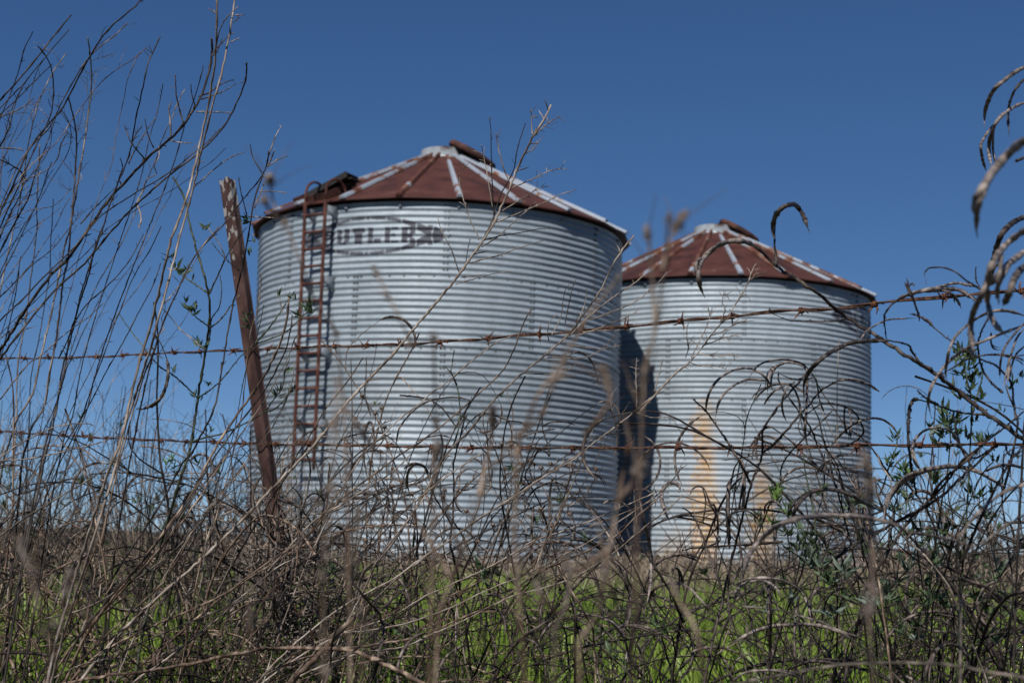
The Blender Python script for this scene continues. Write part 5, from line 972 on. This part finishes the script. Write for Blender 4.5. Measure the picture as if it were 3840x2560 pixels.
stems_stuff('weed_thicket', 'dense stems with dull leaves behind the fence on the far right', 260, (1.1, 2.9), (2.9, 6.2), (.7, 1.2), .0028, .3, M['thicket'], 3, lvl=1, pods=.5, leaves=.55, xlean=.1, kids=(1, 3), curl=.1)
stems_stuff('weed_thicket', 'brown knee high weeds round the foot of the bins', 1100, (-7, 9), (11, 17.5), (.15, .5), .0045, .5, M['thicket'], 4, lvl=1, kids=(1, 2), grp='dry weeds')
stems_stuff('weed_thicket', 'brown brush on the horizon right of the farther bin', 420, (4.6, 9.5), (13, 20), (.5, 1.0), .006, .25, M['thicket'], 14, lvl=1, kids=(1, 3), grp='dry weeds')
stems_stuff('brush_litter', 'brown broken stems lying over the grass at the front', 130, (-1.9, 1.9), (2.6, 5.6), (.3, .7), .0028, .95, M['thicket'], 5, thin=.8, lvl=1, pods=.12, kids=(1, 2), curl=.16)
stems_stuff('brush_litter', 'grey crooked dead stalks crossing low on the right', 130, (.5, 2.0), (2.3, 4.4), (.4, .85), .0030, .6, M['dark'], 6, lvl=1, pods=.5, leaves=.25, kids=(1, 2), curl=.14, lfmt='leaf_grey')
stems_stuff('brush_litter', 'dark dead stalks leaning right at the lower left', 70, (-1.9, -.3), (2.4, 4.4), (.4, 1.0), .0028, .28, M['dark'], 7, lvl=1, xlean=.35, kids=(1, 2), curl=.08)

def vine_clump():
    rs = random.Random(77); mb = MB(); f0 = FD(640, 1200, 3.35); f1 = FD(716, 1745, 3.35)
    for _ in range(420):
        f = rs.random()**.8; c = f0*(1-f) + f1*f; w_ = .03 + .11*f
        c = c + np.array((rs.gauss(0, w_), rs.gauss(-.03, w_*.7), rs.gauss(0, .03)))
        d = (rs.gauss(.15, .5), rs.gauss(0, .4), rs.gauss(.3, .8)); P = wander(c, d, rs.uniform(.08, .34), 10, .35, -.05, rs)
        mb.tube(P, rs.uniform(.0010, .0024), 4, False)
    tag(mb.build('dead_vine', M['grey']), 'matted dead vine tendrils heaped round the foot of the leaning post', 'dead vine', kind='stuff')
vine_clump()

stems_stuff('weed_thicket', 'dark matted thicket base on the left horizon', 700, (-5.5, -1.3), (7, 13), (.35, .8), .004, .4, M['thicket'], 21, lvl=1, kids=(1, 3), leaves=.08)
stems_stuff('brush_litter', 'dark crooked stems matted low across the whole front', 80, (-1.8, 1.9), (2.5, 4.6), (.35, .75), .0030, .8, M['dark'], 22, thin=.6, lvl=1, pods=.2, kids=(1, 2), curl=.15)

def arch_tangle(name, label, n, xr, yr, h, r, seed, mt, podp, thin=0, xl=0.):
    rs = random.Random(seed); mb = MB(); pd = MB()
    for _ in range(n):
        x = rs.uniform(*xr); y = rs.uniform(*yr)
        if -.45 < x < .6 and rs.random() < thin: continue
        z = float(ground_z(x, y)) - .02; H = rs.uniform(*h); a = rs.uniform(0, 6.28); q = np.array((x, y, z)); d = np.array((rs.gauss(xl, .3), rs.gauss(0, .25), 1.)); d /= np.linalg.norm(d); out = [q.copy()]
        hz = np.array((math.cos(a), .5*math.sin(a), 0)); st = H*1.5/16; b0 = rs.uniform(.05, .16)
        for i in range(16):
            d = d + hz*b0 - np.array((0, 0, b0*(i/9.)**1.5)) + np.array([rs.gauss(0, .07) for _ in range(3)]); d /= np.linalg.norm(d); q = q + d*st; out.append(q.copy())
        P = smooth(out, 40); rr = r*rs.uniform(.6, 1.35); mb.tube(P, np.linspace(rr, rr*.45, 40)*(1+.12*rng.standard_normal(40)), 5, False)
        for _k in range(rs.randint(2, 5)):
            i = rs.randint(12, 36); T_ = wander(P[i], side_dir(P[i+1]-P[i], rs.uniform(.4, 1.1), rs), rs.uniform(.06, .25), 8, .22, -.02, rs); mb.tube(T_, np.linspace(rr*.5, rr*.25, 8), 4, False)
            if rs.random() < podp: pod_tube(pd, smooth(arc_pod(T_[-1], T_[-1]-T_[-2], rs.uniform(.10, .19), rs), 24), rs.uniform(.0020, .0034), 6)
    o = tag(mb.build(name, M[mt]), label, 'dry weeds', kind='stuff')
    if pd.V: pd.build('seed_pods', M['pod'], o)['kind'] = 'stuff'
arch_tangle('arching_brush', 'dark arching stems with curled pods crossing over the lower wire in front of the near bin', 80, (-.75, .35), (2.7, 3.8), (.55, .82), .0030, 31, 'dark', .55)
arch_tangle('arching_brush', 'thick dark arching stems with curled pods massed at the lower right', 75, (.85, 1.8), (2.2, 3.6), (.5, .9), .0038, 32, 'dark', .6)
arch_tangle('arching_brush', 'brown arching stems massed at the lower left round the post', 90, (-1.7, -.3), (2.6, 4.0), (.45, .85), .0030, 33, 'brown', .15, xl=.3)
arch_tangle('arching_brush', 'short bent brown stems low along the front', 40, (-1.5, 1.5), (2.6, 4.2), (.3, .55), .0030, 34, 'brown', .2, thin=.5)
arch_tangle('arching_brush', 'low dark hooked stems in front of the foot of the farther bin', 45, (.2, .95), (2.3, 3.4), (.35, .58), .0034, 35, 'dark', .5)
for o in bpy.data.objects:
    if '_o' in o: del o['_o']
